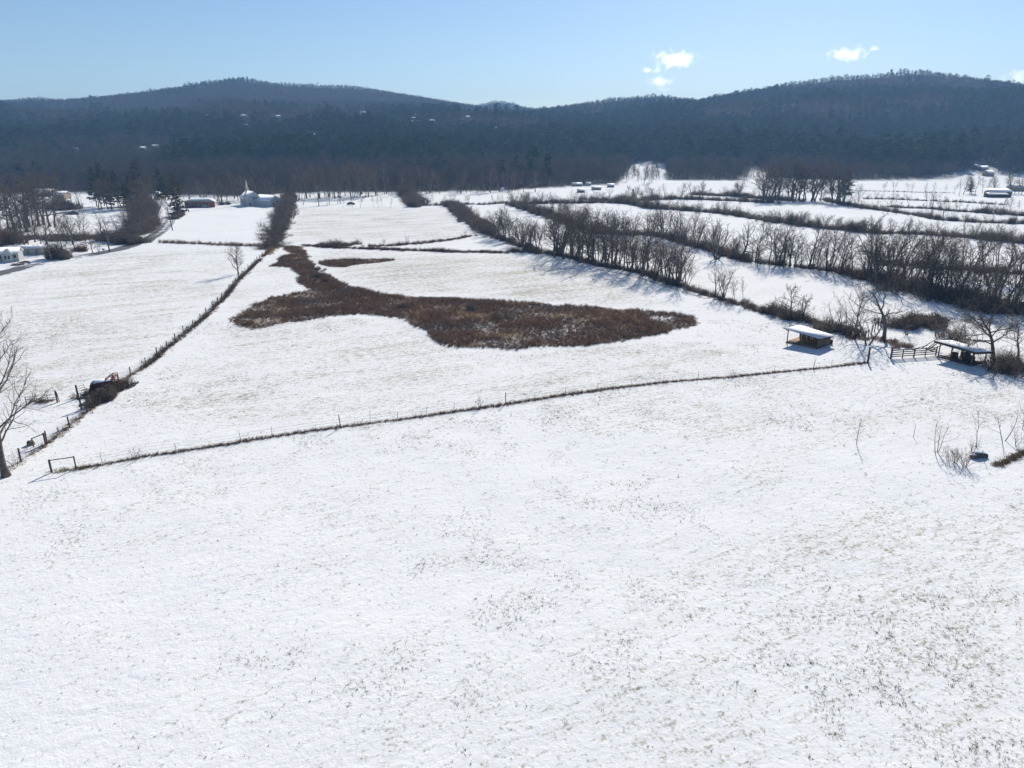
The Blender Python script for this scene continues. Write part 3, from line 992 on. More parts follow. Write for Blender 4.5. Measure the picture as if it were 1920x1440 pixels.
hedge([(1300, 365), (1350, 367), (1400, 370), (1450, 374), (1490, 377)], 3.2, 5.0, 'dark brush in front of the bare copse', step=1.8, rows=3)
hedge([(1545, 375), (1580, 384), (1620, 391), (1670, 397), (1720, 404), (1760, 412), (1800, 415), (1860, 418), (1930, 420)], (1.8, 2.2), 2.2, 'long dark hedge stepping down between the upper terraces to the right edge', step=1.3, rows=3)
hedge([(1664, 388), (1700, 390), (1740, 391), (1780, 395), (1830, 398), (1880, 402), (1930, 405)], (1.4, 3.6), 2.6, 'far dark terrace hedge with big shrubs toward the right', step=1.6, rows=3)
hedge([(1620, 373), (1670, 374), (1720, 376), (1770, 378), (1830, 381), (1890, 385)], 1.4, 2.0, 'thin far terrace hedge near the open barn', step=1.7, rows=2)
hedge([(1600, 358), (1660, 359), (1720, 361), (1790, 362)], .8, 1.2, 'thin fence-line brush below the farthest right field', step=1.8, rows=1, m='weed')
hedge([(1395, 489), (1430, 493), (1470, 498), (1510, 502), (1550, 507), (1590, 512)], (1.7, 2.0), 2.2, 'dark brush at the foot of the tree row above the white corner field', step=1.2, rows=2)
hedge([(1592, 514), (1625, 520), (1650, 526)], 2.6, 3.0, 'brown thicket at the left end of the dark grove', step=1.3, rows=3, m='weed')
hedge([(1640, 523), (1680, 533), (1720, 545), (1760, 557), (1800, 568), (1850, 578), (1925, 590)], (3.0, 4.2), 5.5, 'dense dark thicket under the grove of bare trees at the right edge', step=1.25, rows=4)
hedge([(1660, 495), (1720, 500), (1790, 505), (1860, 510), (1930, 515)], 1.6, 3.0, 'low dark brush behind the grove at the right edge', step=1.5, rows=3)
hedge([(1545, 620), (1560, 622), (1580, 624), (1598, 626)], 3.2, 2.4, 'brown leafless bush mound right behind the wooden shed', step=1.0, rows=3, name='bush', cat='bush')
hedge([(1672, 612), (1692, 614), (1712, 612), (1735, 606), (1752, 598)], 3.0, 2.6, 'rounded brown bush mass behind the board fence', step=1.0, rows=3, name='bush', cat='bush')
hedge([(1600, 632), (1625, 636), (1650, 640), (1690, 648), (1720, 655)], 1.2, 1.6, 'scrubby weeds below the gnarled tree by the board fence', step=1.1, rows=2, name='bush', cat='bush', m='weed')
hedge([(1868, 690), (1890, 692), (1925, 696), (1960, 700)], 3.0, 3.4, 'dark bramble thicket beside the long open shelter, at the right edge', step=1.0, rows=4)
hedge([(1765, 632), (1785, 640), (1800, 645)], 3.2, 1.8, 'upright twiggy bush behind the long open shelter', step=1.1, rows=2, name='bush', cat='bush', protos=TALLB)
# vine mass and bushes at the left
hedge([(258, 440), (266, 428), (272, 415), (275, 402), (273, 390), (266, 382)], (3.0, 5.0), 5.0, 'high grey brown vine thicket beside the curving road', step=1.3, rows=4, hv=.5, core=1.8, name='thicket', cat='thicket', protos=TALLB)
hedge([(205, 452), (225, 455), (245, 457), (262, 455)], 3.2, 3.4, 'dark low thicket at the foot of the vine thicket by the road', step=1.3, rows=4, name='thicket', cat='thicket')
hedge([(-15, 456), (2, 457), (18, 458)], 5.5, 4.5, 'big round brown bush above the mobile home', step=1.2, rows=4, name='bush', cat='bush', m='weed')
hedge([(112, 484), (120, 485), (128, 484)], 4.5, 2.2, 'vine covered brown stump bush beside the utility pole', step=.9, rows=3, name='bush', cat='bush')
hedge([(148, 470), (157, 471)], 2.4, 1.6, 'small russet bush near the road', step=.9, rows=3, name='bush', cat='bush', m='russet')
hedge([(60, 446), (100, 448), (140, 450), (180, 447)], 2.0, 4.0, 'dark underbrush beneath the left grove', step=1.6, rows=4, name='thicket', cat='thicket')
hedge([(100, 390), (118, 391), (128, 394)], 4.5, 5, 'dark evergreen shrub mound in the left grove', step=1.6, rows=3, name='bush', cat='bush')
hedge([(186, 757), (198, 748), (212, 736), (226, 724)], 1.35, 1.5, 'tangled brown brush in front of the rusty wagon on the fence line', step=.7, rows=5, name='bush', cat='bush')
hedge([(160, 745), (172, 742), (184, 738)], .9, 1.1, 'low weeds beside the corral post', step=.8, rows=2, name='bush', cat='bush', m='weed')
hedge([(60, 756), (80, 755), (100, 754)], .8, .8, 'weeds along the metal panel gate', step=.7, rows=2, name='bush', cat='bush', m='weed')
hedge([(758, 357), (768, 370), (777, 384), (781, 388)], (4, 3), 4.5, 'dark bushy spur of hedge between the far fields', step=1.6, rows=4)
for px, py, w in ((417, 384, 2.6),):
    hedge([(px, py), (px + 6, py)], 2.6, 2.4, 'dark round evergreen shrub on the lawn between brick house and church', step=.8, rows=2, name='bush', cat='bush', m='needle')

# ------------------------------------------------------------------ brown weedy marsh
MARSH = [(545, 462), (565, 463), (572, 474), (581, 490), (590, 502), (598, 511), (615, 520), (648, 534), (677, 541), (715, 552), (760, 556), (850, 560), (930, 563), (1010, 568),
         (1100, 576), (1180, 581), (1260, 585), (1295, 592), (1303, 601), (1285, 613), (1240, 625), (1180, 638), (1100, 648), (1000, 653), (900, 654), (845, 650),
         (815, 641), (797, 626), (780, 610), (755, 599), (720, 593), (680, 591), (620, 593), (570, 601), (520, 610), (480, 615), (445, 613), (437, 605),
         (447, 592), (470, 577), (495, 563), (515, 556), (545, 553), (572, 548), (581, 541), (566, 531), (554, 514), (546, 501), (514, 499), (528, 482), (546, 476), (536, 464)]
mpoly = poly_px(MARSH)
SMALL = poly_px([(594, 491), (640, 488), (700, 486), (740, 487), (720, 491), (680, 495), (650, 500), (620, 500), (604, 497)])
def fill_poly(poly, sp):
    lo, hi = poly.min(0) - 1, poly.max(0) + 1
    gx, gy = np.meshgrid(np.arange(lo[0], hi[0], sp), np.arange(lo[1], hi[1], sp))
    q = np.stack((gx.ravel(), gy.ravel()), 1) + rng.uniform(-.5, .5, (gx.size, 2)) * sp
    wob = np.stack((vnoise(q[:, 0], q[:, 1], 4, 51), vnoise(q[:, 0], q[:, 1], 4, 52)), 1) * 1.0 + rng.normal(0, .28, q.shape) * np.array([1, 1.3])
    return q[inside(poly, q[:, 0] + wob[:, 0], q[:, 1] + wob[:, 1])]
q = np.concatenate((fill_poly(mpoly, .36), fill_poly(SMALL, .36)))
# thinner growth where snow shows
hole = vnoise(q[:, 0], q[:, 1], 9, 61) + .8 * vnoise(q[:, 0], q[:, 1], 3.2, 62)
g1, g2 = G(960, 606), G(485, 580)
cen = np.exp(-((q[:, 0] - g1[0]) / 17) ** 2 - ((q[:, 1] - g1[1]) / 5.5) ** 2)
tip = np.exp(-((q[:, 0] - g2[0]) / 3.0) ** 2 - ((q[:, 1] - g2[1]) / 6) ** 2)
right = sstep(g1[0] - 22, g1[0] + 6, q[:, 0]) * .3
thr = 1.45 - cen * .8 - tip * 1.2 - right
q = q[(hole + rng.normal(0, .5, len(q)) < thr) & (rng.uniform(0, 1, len(q)) < .94)]
n = len(q)
hgt = .62 + .36 * vnoise(q[:, 0], q[:, 1], 4, 63) + rng.uniform(-.3, .3, n)
wm = [make_clump(90 + i, 1.0, 16, .06, .26).mesh('weed_clump', M['weed']) for i in range(4)] + [make_clump(96, .9, 12, .06, .3).mesh('weed_clump', M['brush']), make_clump(97, .8, 12, .045, .26).mesh('weed_clump', M['straw'])]
tone = vnoise(q[:, 0], q[:, 1], 7, 64) + .7 * vnoise(q[:, 0], q[:, 1], 2.5, 65) + rng.normal(0, .35, n)
pk = np.where(tone > .75, 5, np.where(tone < -.55, 4, rng.integers(0, 4, n)))
o = scatter('marsh_weeds', np.column_stack((q, hfun(q[:, 0], q[:, 1]))), np.stack((rng.normal(0, .12, n), rng.normal(0, .12, n), rng.uniform(0, 6.28, n)), 1),
            np.stack((np.ones(n) * 1.0, np.ones(n) * 1.0, hgt), 1), pk, wm)
o['label'] = 'dead brown weeds filling the long marshy hollow in the snow'; o['category'] = 'weeds'
print('MARSH', n)

# a few darker shrubs standing in the marsh
for px, py, h in ((590, 520, 2.0), (606, 528, 1.6), (598, 505, 1.4), (880, 581, 1.3), (935, 596, 1.2), (760, 575, 1.2)):
    hedge([(px, py), (px + 10, py + 2)], h, 1.4, 'dark low shrub standing in the brown marsh weeds', step=.8, rows=2, name='bush', cat='bush', group='shrubs in the marsh')

# ------------------------------------------------------------------ grass tufts that poke through the near snow
lo = 24
gx = rng.uniform(-95, 95, 700000); gy = rng.uniform(24, 125, 700000)
m_ = np.abs(gx) < gy * .78 + 6
gx, gy = gx[m_], gy[m_]
den = vnoise(gx * .6 + gy * .25, gy * 1.3, 9, 71) * .6 + vnoise(gx, gy, 26, 72) * .5 + vnoise(gx, gy, 2.2, 73) * .75
den += .28 * sstep(-15, 25, gx) * (1 - sstep(50, 90, gy)) + .12 * sstep(60, 90, gy)
keep = rng.uniform(0, 1, len(gx)) < np.clip((den - .16) * .52, 0.025, .6)
keep &= ~inside(mpoly, gx, gy)
gx, gy = gx[keep], gy[keep]
n = len(gx)
tm = [make_clump(120 + i, .13, 8, .026, .10).mesh('tuft', M['grass']) for i in range(4)]
sz = rng.uniform(.4, 1.15, n)
big_ = (rng.uniform(0, 1, n) < .05 + .09 * sstep(0, 20, gx)) & (vnoise(gx, gy, 5, 74) > .05)
sz = np.where(big_, sz * 1.9, sz)
o = scatter('grass', np.column_stack((gx, gy, hfun(gx, gy))), np.stack((rng.normal(0, .25, n), rng.normal(0, .25, n), rng.uniform(0, 6.28, n)), 1),
            np.stack((sz, sz, sz * rng.uniform(.5, 1.1, n)), 1), rng.integers(0, 4, n), tm)
o['label'] = 'short winter grass poking through the thin snow'; o['category'] = 'grass'
print('TUFTS', n)

# ------------------------------------------------------------------ road
def ribbon(name, path, width, snow, m, lift=.05, step=2.5):
    W = to_world(path)
    s0 = np.concatenate(([0], np.cumsum(np.linalg.norm(np.diff(W[:, :2], axis=0), axis=1))))
    n = max(8, int(s0[-1] / step))
    s = np.linspace(0, s0[-1], n)
    c = np.stack((np.interp(s, s0, W[:, 0]), np.interp(s, s0, W[:, 1])), 1)
    for _ in range(6):
        c[1:-1] = (c[:-2] + 2 * c[1:-1] + c[2:]) / 4
    sn = np.interp(s, s0, snow)
    d = np.gradient(c, axis=0); d /= np.linalg.norm(d, axis=1, keepdims=True)
    nr = np.stack((-d[:, 1], d[:, 0]), 1)
    cols = np.linspace(-.5, .5, 7)
    V = []; A = []
    for k in cols:
        p = c + nr * width * k
        V.append(np.column_stack((p, hfun(p[:, 0], p[:, 1]) + lift)))
        A.append(sn + (0.55 if abs(k) > .45 else 0) + (-.06 if .1 < abs(k) < .3 else .06))
    V = np.stack(V, 1).reshape(-1, 3); A = np.stack(A, 1).ravel()
    mb = MB()
    i, j = np.meshgrid(np.arange(n - 1), np.arange(6), indexing='ij')
    a = (i * 7 + j).ravel()
    mb.add(V, np.stack((a, a + 1, a + 8, a + 7), -1))
    o = mb.obj(name, m, smooth=True)
    at = o.data.attributes.new('snow', 'FLOAT', 'POINT'); at.data.foreach_set('value', A.astype(np.float32))
    o['kind'] = 'structure'
    return o
ribbon('road', [(-120, 540), (-40, 523), (0, 513), (30, 505), (65, 496), (110, 488), (160, 480), (200, 473), (230, 466), (262, 455), (285, 445), (303, 433), (316, 420), (321, 407), (318, 394), (308, 382), (298, 372)],
       6.0, [.15, .15, .15, .2, .45, .6, .45, .1, .12, .15, .26, .40, .44, .46, .46, .46, .46], M['asphalt'])
ribbon('path', [(318, 394), (330, 403), (345, 398), (380, 392), (420, 391)], 3.0, [.5, .55, .6, .65, .7], M['asphalt'], lift=.09)

# ------------------------------------------------------------------ fences
def post(mb, p, h, r=.07, lean=(0, 0), k=6):
    mb.tube([(p[0], p[1], p[2] - .3), (p[0] + lean[0] * h, p[1] + lean[1] * h, p[2] + h)], [r * 1.05, r], k)

def wire_fence(path, step, label, h=1.25, hj=.1, r=.06, wires=(.35, .75, 1.1), posts=None, weeds=None, mesh_to=0.0, group=None):
    W = to_world(path)
    o0 = W[0]
    t = thing('wire_fence', label, 'fence', o0, 0, group)
    pts = resample(W, step, .05) if posts is None else np.array([G(*p[:2])[:2] for p in posts])
    tops = []
    for i, p in enumerate(pts):
        hh = h * random.uniform(1 - hj, 1 + hj) if posts is None else posts[i][2]
        rr = r * random.uniform(.8, 1.3) if posts is None else posts[i][3]
        z = H(*p)
        mb = MB(); ln = (random.gauss(0, .05), random.gauss(0, .05))
        post(mb, (0, 0, 0), hh, rr, ln)
        q = mb.obj('post', M['post'] if rr > .03 else M['steel'], t)
        q.location = (p[0] - o0[0], p[1] - o0[1], z - o0[2])
    line = resample(W, 2.2)
    lz = hfun(line[:, 0], line[:, 1])
    for k in wires:
        mb = MB()
        jit = rng.normal(0, .02, len(line))
        mb.tube(np.column_stack((line, lz + k + jit)) - o0, .008, 3, cap=False)
        mb.obj('wire', M['wire'], t)
    if mesh_to:
        mb = MB()
        fine = resample(W, .55)
        fine = fine[:int(mesh_to / .55)]
        fz = hfun(fine[:, 0], fine[:, 1])
        for p, z in zip(fine, fz):
            mb.tube(np.array([(p[0], p[1], z), (p[0], p[1], z + 1.1)]) - o0, .008, 3, cap=False)
        q = mb.obj('wire_mesh', M['wire'], t); q['kind'] = 'stuff'
    return t

def weed_strip(path, h, wid, step, rows, label, m='weed', straw=None):
    W = to_world(path)
    mb = MB()
    for _ in range(rows):
        pts = resample(W, step, wid * .5)
        dens = vnoise(pts[:, 0], pts[:, 1], 3.5, 91) + .6 * vnoise(pts[:, 0], pts[:, 1], 11, 92)
        pts = pts[dens > -1.15]
        z = hfun(pts[:, 0], pts[:, 1])
        n = len(pts)
        hh = h * (1 + .45 * vnoise(pts[:, 0], pts[:, 1], 5, 93)) * rng.uniform(.55, 1.25, n) / .6
        for k, pr in enumerate(CLUMP):
            s = slice(k, None, 4)
            bake(mb, pr, np.column_stack((pts[s], z[s])) - W[0], np.stack((rng.uniform(.8, 1.3, len(hh[s])), hh[s]), 1), rng.uniform(0, 6.28, len(hh[s])))
    o = mb.obj('weeds', M[m]); o.location = tuple(W[0])
    o['kind'] = 'stuff'; o['label'] = label; o['category'] = 'weeds'
    return o

F1 = [(145, 879), (180, 874), (250, 860), (290, 853), (335, 848), (400, 837), (450, 829), (520, 818), (580, 809), (640, 801), (700, 793), (770, 784), (850, 773), (900, 766), (950, 758), (1020, 747), (1080, 738),
      (1130, 731), (1180, 725), (1230, 719), (1280, 714), (1330, 710), (1375, 707), (1430, 701), (1480, 696), (1560, 688), (1627, 680)]
wire_fence(F1, 1, 'low wire fence crossing the snowy field in front, with thin steel posts', wires=(.3, .65, .95),
           posts=[(193, 872, 1.25, .022), (330, 849, 1.15, .022), (452, 829, 1.2, .022), (510, 819, 1.2, .022), (639, 802, 1.55, .055), (694, 794, 1.5, .022), (745, 787, 1.0, .022), (800, 779, 1.1, .022), (850, 773, 1.25, .022),
                  (901, 766, 1.2, .022), (948, 758, 1.5, .05), (1003, 750, 1.0, .022), (1060, 741, 1.1, .022), (1120, 733, 1.2, .022), (1185, 725, 1.0, .022), (1245, 718, 1.1, .022), (1310, 711, 1.2, .022),
                  (1374, 708, 1.2, .03), (1450, 699, 1.1, .022), (1525, 691, 1.35, .04), (1559, 688, 1.1, .022), (1627, 680, 2.35, .13)])
weed_strip(F1, .30, .32, .22, 3, 'brown weed stubble along the low wire fence in front', m='weed')
weed_strip([(104, 884), (125, 881), (145, 879), (175, 875)], .3, .5, .2, 3, 'olive grass under the wooden end brace', m='grass')

F2 = [(-20, 905), (20, 880), (60, 851), (85, 835), (110, 815), (135, 797), (155, 780), (180, 757), (205, 737), (240, 708), (270, 689), (300, 665), (340, 631), (380, 598), (420, 560), (450, 522), (480, 493), (508, 467)]
wire_fence(F2, 4.6, 'long wire mesh fence with rough wooden posts running away up the left side', h=1.35, r=.07, wires=(.2, .45, .7, .95, 1.2), mesh_to=48)
weed_strip(F2[2:], .33, .55, .28, 2, 'rusty brown weeds along the long left fence', m='weed')
weed_strip(F2[10:], .6, .8, .4, 3, 'taller brown weeds along the far half of the left fence', m='weed')
weed_strip(F2[1:12], .22, .5, .35, 2, 'pale straw grass at the foot of the left fence', m='straw')
weed_strip([(503, 478), (508, 470), (516, 463)], .6, 1.4, .3, 4, 'orange brown grass at the far end of the left fence', m='straw')
weed_strip([(1120, 505), (1180, 516), (1250, 537), (1320, 560)], .3, .5, .5, 2, 'straw grass fringe at the field hedgerow foot', m='straw')

def rails(t, a, b, n, h, o0, r=.05, m='post'):
    for i in range(n):
        mb = MB(); z = h * (i + 1) / n
        mb.tube(np.array([a + (0, 0, z), b + (0, 0, z)]) - o0, r, 4)
        mb.obj('rail', M[m], t)

# end brace: two posts and a top rail
a, b = G(97, 886), G(143, 879)
t = thing('fence_brace', 'wooden end brace of two posts and one top rail near the leaning bare tree', 'fence brace', a)
for p, r_ in ((a, .095), (b, .065)):
    mb = MB(); post(mb, (0, 0, 0), 1.35, r_); q = mb.obj('post', M['post'], t); q.location = tuple(p - a)
mb = MB(); mb.tube(np.array([a + (0, 0, 1.27), b + (0, 0, 1.27)]) - a, .05, 5); mb.obj('rail', M['post'], t)

# small brace by the left fence with a stump
a, b = G(63, 838), G(86, 834)
t = thing('fence_brace', 'short wooden brace on the left fence beside a dark stump', 'fence brace', a)
for p, r_, h_ in ((a, .06, 1.0), (b, .09, 1.35)):
    mb = MB(); post(mb, (0, 0, 0), h_, r_); q = mb.obj('post', M['post'], t); q.location = tuple(p - a)
mb = MB(); mb.tube(np.array([a + (0, 0, .95), b + (0, 0, 1.25)]) - a, .05, 4); mb.obj('rail', M['post'], t)
g = G(58, 834)
mb = MB(); mb.tube([(0, 0, -.2), (0, 0, .22), (0.02, 0, .42)], [.42, .36, .3], 9); o = mb.obj('tree_stump', M['bark'], smooth=False); o.location = tuple(g)
tag(o, 'dark round stump beside the short brace on the left fence', 'stump')

# hay rack of two thick rails
a, b = G(153, 768), G(170, 764)
t = thing('feed_rack', 'dark wooden rack of two thick rails by the corral', 'rack', a)
for p in (a, b):
    mb = MB(); post(mb, (0, 0, 0), 1.5, .1); q = mb.obj('post', M['post'], t); q.location = tuple(p - a)
for z in (.55, 1.4):
    mb = MB(); mb.box(((b - a)[0] / 2, (b - a)[1] / 2 - .14, z), (np.linalg.norm((b - a)[:2]) + .3, .1, .2), rz=math.atan2((b - a)[1], (b - a)[0])); mb.obj('rail', M['fascia'], t)

# gate post with open gate leaf seen edge on
g = G(147, 747)
t = thing('corral_gate', 'open gate leaf on a tall post beside the corral weeds', 'gate', g)
mb = MB(); post(mb, (0, 0, 0), 1.75, .11); mb.obj('post', M['post'], t)
e = np.array([.42, .9, 0])
for z in (.3, .6, .9, 1.2, 1.5):
    mb = MB(); mb.tube([(.1, .1, z), e + (0, 0, z)], .025, 4); mb.obj('rail', M['steel'], t)
mb = MB(); mb.tube([e + (0, 0, .1), e + (0, 0, 1.6)], .03, 4); mb.obj('frame', M['steel'], t)

# metal panel gate at the left
a, b = G(50, 758), G(112, 754)
t = thing('panel_gate', 'weathered metal panel gate with leaning end post standing in weeds', 'gate', a)
for f, h_, r_ in ((0, 1.0, .05), (.33, 1.05, .035), (.66, 1.1, .035), (.93, 1.5, .09), (1.0, 1.35, .05)):
    p = a + (b - a) * f
    mb = MB(); post(mb, (0, 0, 0), h_, r_, (-.12 if f == 1 else 0, 0)); q = mb.obj('post', M['post'], t); q.location = tuple(p - a)
for z in (.3, .6, .9):
    mb = MB(); mb.tube(np.array([a + (0, 0, z), a + (b - a) * .93 + (0, 0, z + .1)]) - a, .028, 4); mb.obj('rail', M['steel'], t)

# board fence at the right
a, b = G(1690, 671), G(1757, 666)
a = G(1689, 673); a = G(1689, 674)
a = G(1690, 673)
a, b = G(1690 - 0, 673), G(1757, 668)
a = G(1440 + 920 / 4, 580 + 372 / 4); b = G(1440 + 1262 / 4, 580 + 345 / 4)
t = thing('board_fence', 'dark board fence of four rails between gate opening and long open shelter', 'fence', a)
for f, h_, r_ in ((0, 1.75, .14), (.25, 1.4, .08), (.5, 1.4, .1), (.75, 1.35, .07), (.985, 1.4, .09)):
    p = a + (b - a) * f; p[2] = H(p[0], p[1])
    mb = MB(); post(mb, (0, 0, 0), h_, r_); q = mb.obj('post', M['post'], t); q.location = tuple(p - a)
L_ = np.linalg.norm((b - a)[:2]); rz = math.atan2((b - a)[1], (b - a)[0])
for z in (.3, .62, .94, 1.25):
    mb = MB(); mb.box(((b - a)[0] / 2, (b - a)[1] / 2, z + (b - a)[2] / 2), (L_, .05, .13), rz=rz); mb.obj('rail', M['post'], t)
# broken rail pile and deadwood behind it
mbt = thing('fallen_branch', 'broken dead branches leaning behind the board fence', 'branch', G(1722, 655))
for i in range(7):
    mb = MB(); az = random.uniform(-.6, 1.2)
    p0 = np.array([random.uniform(-1.2, 2.2), random.uniform(-.8, .8), -.05]); L = random.uniform(1.5, 3.5)
    d = np.array([math.cos(az) * .8, .25 * math.sin(az), random.uniform(.15, .75)])
    mb.tube([p0, p0 + d * L * .5 + (0, 0, .1), p0 + d * L], [.08, .06, .02], 5); mb.obj('branch', M['bark'], mbt)
# wire fence behind the gnarled tree
wire_fence([(1622, 640), (1640, 622), (1652, 610), (1668, 590)], 2.6, 'short old wire fence behind the gnarled tree', h=1.6, r=.08)

# ------------------------------------------------------------------ sheds
def vec(p, q): return np.array(q, float) - np.array(p, float)
def plan(c0, lend, send):
    """rectangle with corner c0, first side toward lend"""
    L = (lend - c0)[:2]; l = np.linalg.norm(L); Lu = L / l
    Su = np.array([-Lu[1], Lu[0]])
    if Su @ (send - c0)[:2] < 0: Su = -Su
    return Lu, l, Su, abs(Su @ (send - c0)[:2])

# shed one: low lean-to, boarded end, snow on the roof
c0, lp, rp = G(1532, 655), G(1480, 647), G(1567, 652)
Lu, l1, Su, s1 = plan(c0, lp, rp)
print('SHED1', c0, lp, rp, l1, s1)
a_ = math.atan2(.77, -.64); Lu = np.array([math.cos(a_), math.sin(a_)]); Su = np.array([Lu[1], -Lu[0]]); l1 = 5.2
S_LEN = 4.1
t = thing('shed', 'low wooden lean-to shed with boarded end wall and snow covered roof', 'shed', c0)
def W1(l, s, z): return np.array([Lu[0] * l + Su[0] * s, Lu[1] * l + Su[1] * s, z])
def post_at(l, s, h, r=.08, lean=0):
    mb = MB(); mb.tube([(0, 0, -.2), (Lu[0] * lean, Lu[1] * lean, h)], [r, r * .95], 6)
    q = mb.obj('post', M['post'], t); q.location = tuple(W1(l, s, 0)); return q
def roof_z(l, s): return 1.75 + .42 * l / l1 - .06 * s
# wall boards of the end wall
nb = 13
for i in range(nb):
    s = (i + .5) * S_LEN / nb; hh = roof_z(0, s) - .06 - random.uniform(0, .05)
    mb = MB(); c = W1(0.06 + random.uniform(-.012, .012), s, hh / 2)
    mb.box(c, (S_LEN / nb - random.uniform(.015, .04), .035, hh), rz=math.atan2(Su[1], Su[0])); mb.obj('board', M['board'], t)
# back wall boards
nb = 16
for i in range(nb):
    l = (i + .5) * l1 / nb + .06; hh = roof_z(l, S_LEN) - .1
    mb = MB(); mb.box(W1(l, S_LEN - .05 + random.uniform(-.01, .01), hh / 2), (l1 / nb - .03, .035, hh), rz=math.atan2(Lu[1], Lu[0])); mb.obj('board', M['board'], t)
for l, s, h_ in ((.1, .08, 1.72), (l1 * .50, .08, 1.9), (l1 - .1, .08, 2.1), (l1 * .5, S_LEN * .5, 1.75), (l1 - .1, S_LEN - .1, 1.85)):
    post_at(l, s, h_)
mb = MB(); p0 = W1(l1 - .1, .1, 1.75); mb.tube([p0, p0 + W1(.5, -.1, .42)], .05, 4); mb.obj('brace', M['post'], t)
mb = MB(); p0 = W1(.1, .1, .7); mb.tube([p0, W1(.75, .1, 1.72)], .05, 4); mb.obj('brace', M['post'], t)
def slab(mb, l0, l1_, s0, s1_, z0, z1, zf):
    V = [W1(l0, s0, zf(l0, s0) + z0), W1(l1_, s0, zf(l1_, s0) + z0), W1(l1_, s1_, zf(l1_, s1_) + z0), W1(l0, s1_, zf(l0, s1_) + z0),
         W1(l0, s0, zf(l0, s0) + z1), W1(l1_, s0, zf(l1_, s0) + z1), W1(l1_, s1_, zf(l1_, s1_) + z1), W1(l0, s1_, zf(l0, s1_) + z1)]
    mb.hexa(V)
mb = MB(); slab(mb, -.35, l1 + .5, -.4, S_LEN + .4, 0, .07, roof_z); rf = mb.obj('roof', M['fascia'], t)
mb = MB(); slab(mb, -.33, l1 + .48, -.38, S_LEN + .38, .073, .12, roof_z); mb.obj('roof_snow', M['roof_snow'], rf)
mb = MB(); mb.hexa([W1(.1, .1, -.25), W1(l1 + .1, .0, -.25), W1(l1, S_LEN - .1, -.25), W1(.1, S_LEN - .1, -.25), W1(.1, .1, .12), W1(l1 + .1, .0, .06), W1(l1, S_LEN - .1, .3), W1(.1, S_LEN - .1, .2)])
mb.obj('hay_floor', M['hay'], t)
mb = MB(); mb.box(W1(l1 * .5, .02, .22), (l1 * .98, .05, .2), rz=math.atan2(Lu[1], Lu[0])); mb.obj('sill_board', M['board'], t)
mb = MB(); mb.box(W1(.12, S_LEN + .45, .35), (.3, .5, .7)); o = mb.obj('crate', M['fascia']); o.location = tuple(c0); tag(o, 'dark wooden crate at the back corner of the low shed', 'crate')

# shed two: long open shelter
c0, lp, rp = G(1821, 687), G(1757, 670), G(1845, 679)
Lu, l1, Su, s1 = plan(c0, lp, rp)
print('SHED2', c0, lp, rp, l1, s1)
S_LEN = 3.2
t = thing('open_shelter', 'long open wooden shelter with dark roof edge standing beside the big pale tree', 'shelter', c0)
def roof_z2(l, s): return 2.0 + .14 * l / l1 - .1 * s + .15
for l, s, h_, m_ in ((.08, .06, 2.05, 'siding_grey'), (l1 * .35, .06, 2.1, 'post'), (l1 * .62, .06, 2.1, 'siding_grey'), (l1 - .08, .06, 2.2, 'post'),
                     (.08, S_LEN - .1, 1.78, 'post'), (l1 * .33, S_LEN - .1, 1.8, 'post'), (l1 * .66, S_LEN - .1, 1.85, 'post'), (l1 - .08, S_LEN - .1, 1.9, 'post')):
    q = post_at(l, s, h_, .09); q.data.materials[0] = M['board'] if m_ == 'siding_grey' else M['post']
mb = MB(); slab(mb, -.5, l1 + .6, -.45, S_LEN + .45, 0, .06, roof_z2); rf = mb.obj('roof', M['shingle'], t)
mb = MB(); slab(mb, -.48, l1 + .58, -.40, S_LEN + .42, .063, .12, roof_z2); mb.obj('roof_snow', M['roof_snow'], rf)
mb = MB(); slab(mb, -.52, l1 + .62, -.50, -.455, -.2, .10, roof_z2); mb.obj('fascia_board', M['fascia'], rf)
mb = MB(); slab(mb, -.56, -.505, -.44, S_LEN + .45, -.2, .10, roof_z2); mb.obj('fascia_board', M['fascia'], rf)
for i, hz_ in enumerate((.18, .42)):
    mb = MB(); mb.box(W1(l1 * .5, .0, hz_), (l1 * .99, .05, .17), rz=math.atan2(Lu[1], Lu[0])); mb.obj('board', M['fascia'], t)
for i, hz_ in enumerate((.18, .42)):
    mb = MB(); mb.box(W1(-.03, S_LEN * .5, hz_), (S_LEN * .96, .05, .17), rz=math.atan2(Su[1], Su[0])); mb.obj('board', M['fascia'], t)
mb = MB(); mb.hexa([W1(.1, .1, -.25), W1(l1 - .1, .1, -.25), W1(l1 - .1, S_LEN, -.25), W1(.1, S_LEN, -.25), W1(.1, .1, .06), W1(l1 - .1, .1, .06), W1(l1 - .1, S_LEN, .1), W1(.1, S_LEN, .1)])
mb.obj('dirt_floor', M['fascia'], t)
# things under the shelter roof
t2 = t
for i, (l, s, w, h_) in enumerate(((l1 * .25, 1.6, .9, .9), (l1 * .42, 2.0, .7, 1.15), (l1 * .72, 1.7, 1.1, .75))):
    mb = MB(); mb.box((0, 0, h_ / 2 + .05), (w, .8, h_), rz=.4 * i)
    mb.box((.05, .02, h_ + .09), (w * .8, .6, .07), rz=.4 * i)
    o = mb.obj('crate', M['board' if i % 2 else 'post']); p = W1(l, s, 0) + c0; o.location = tuple(p)
    tag(o, ('squat crate stored under the near end of the long open shelter', 'tallest crate stored under the middle of the long open shelter', 'wide crate stored under the far end of the long open shelter')[i], 'crate')

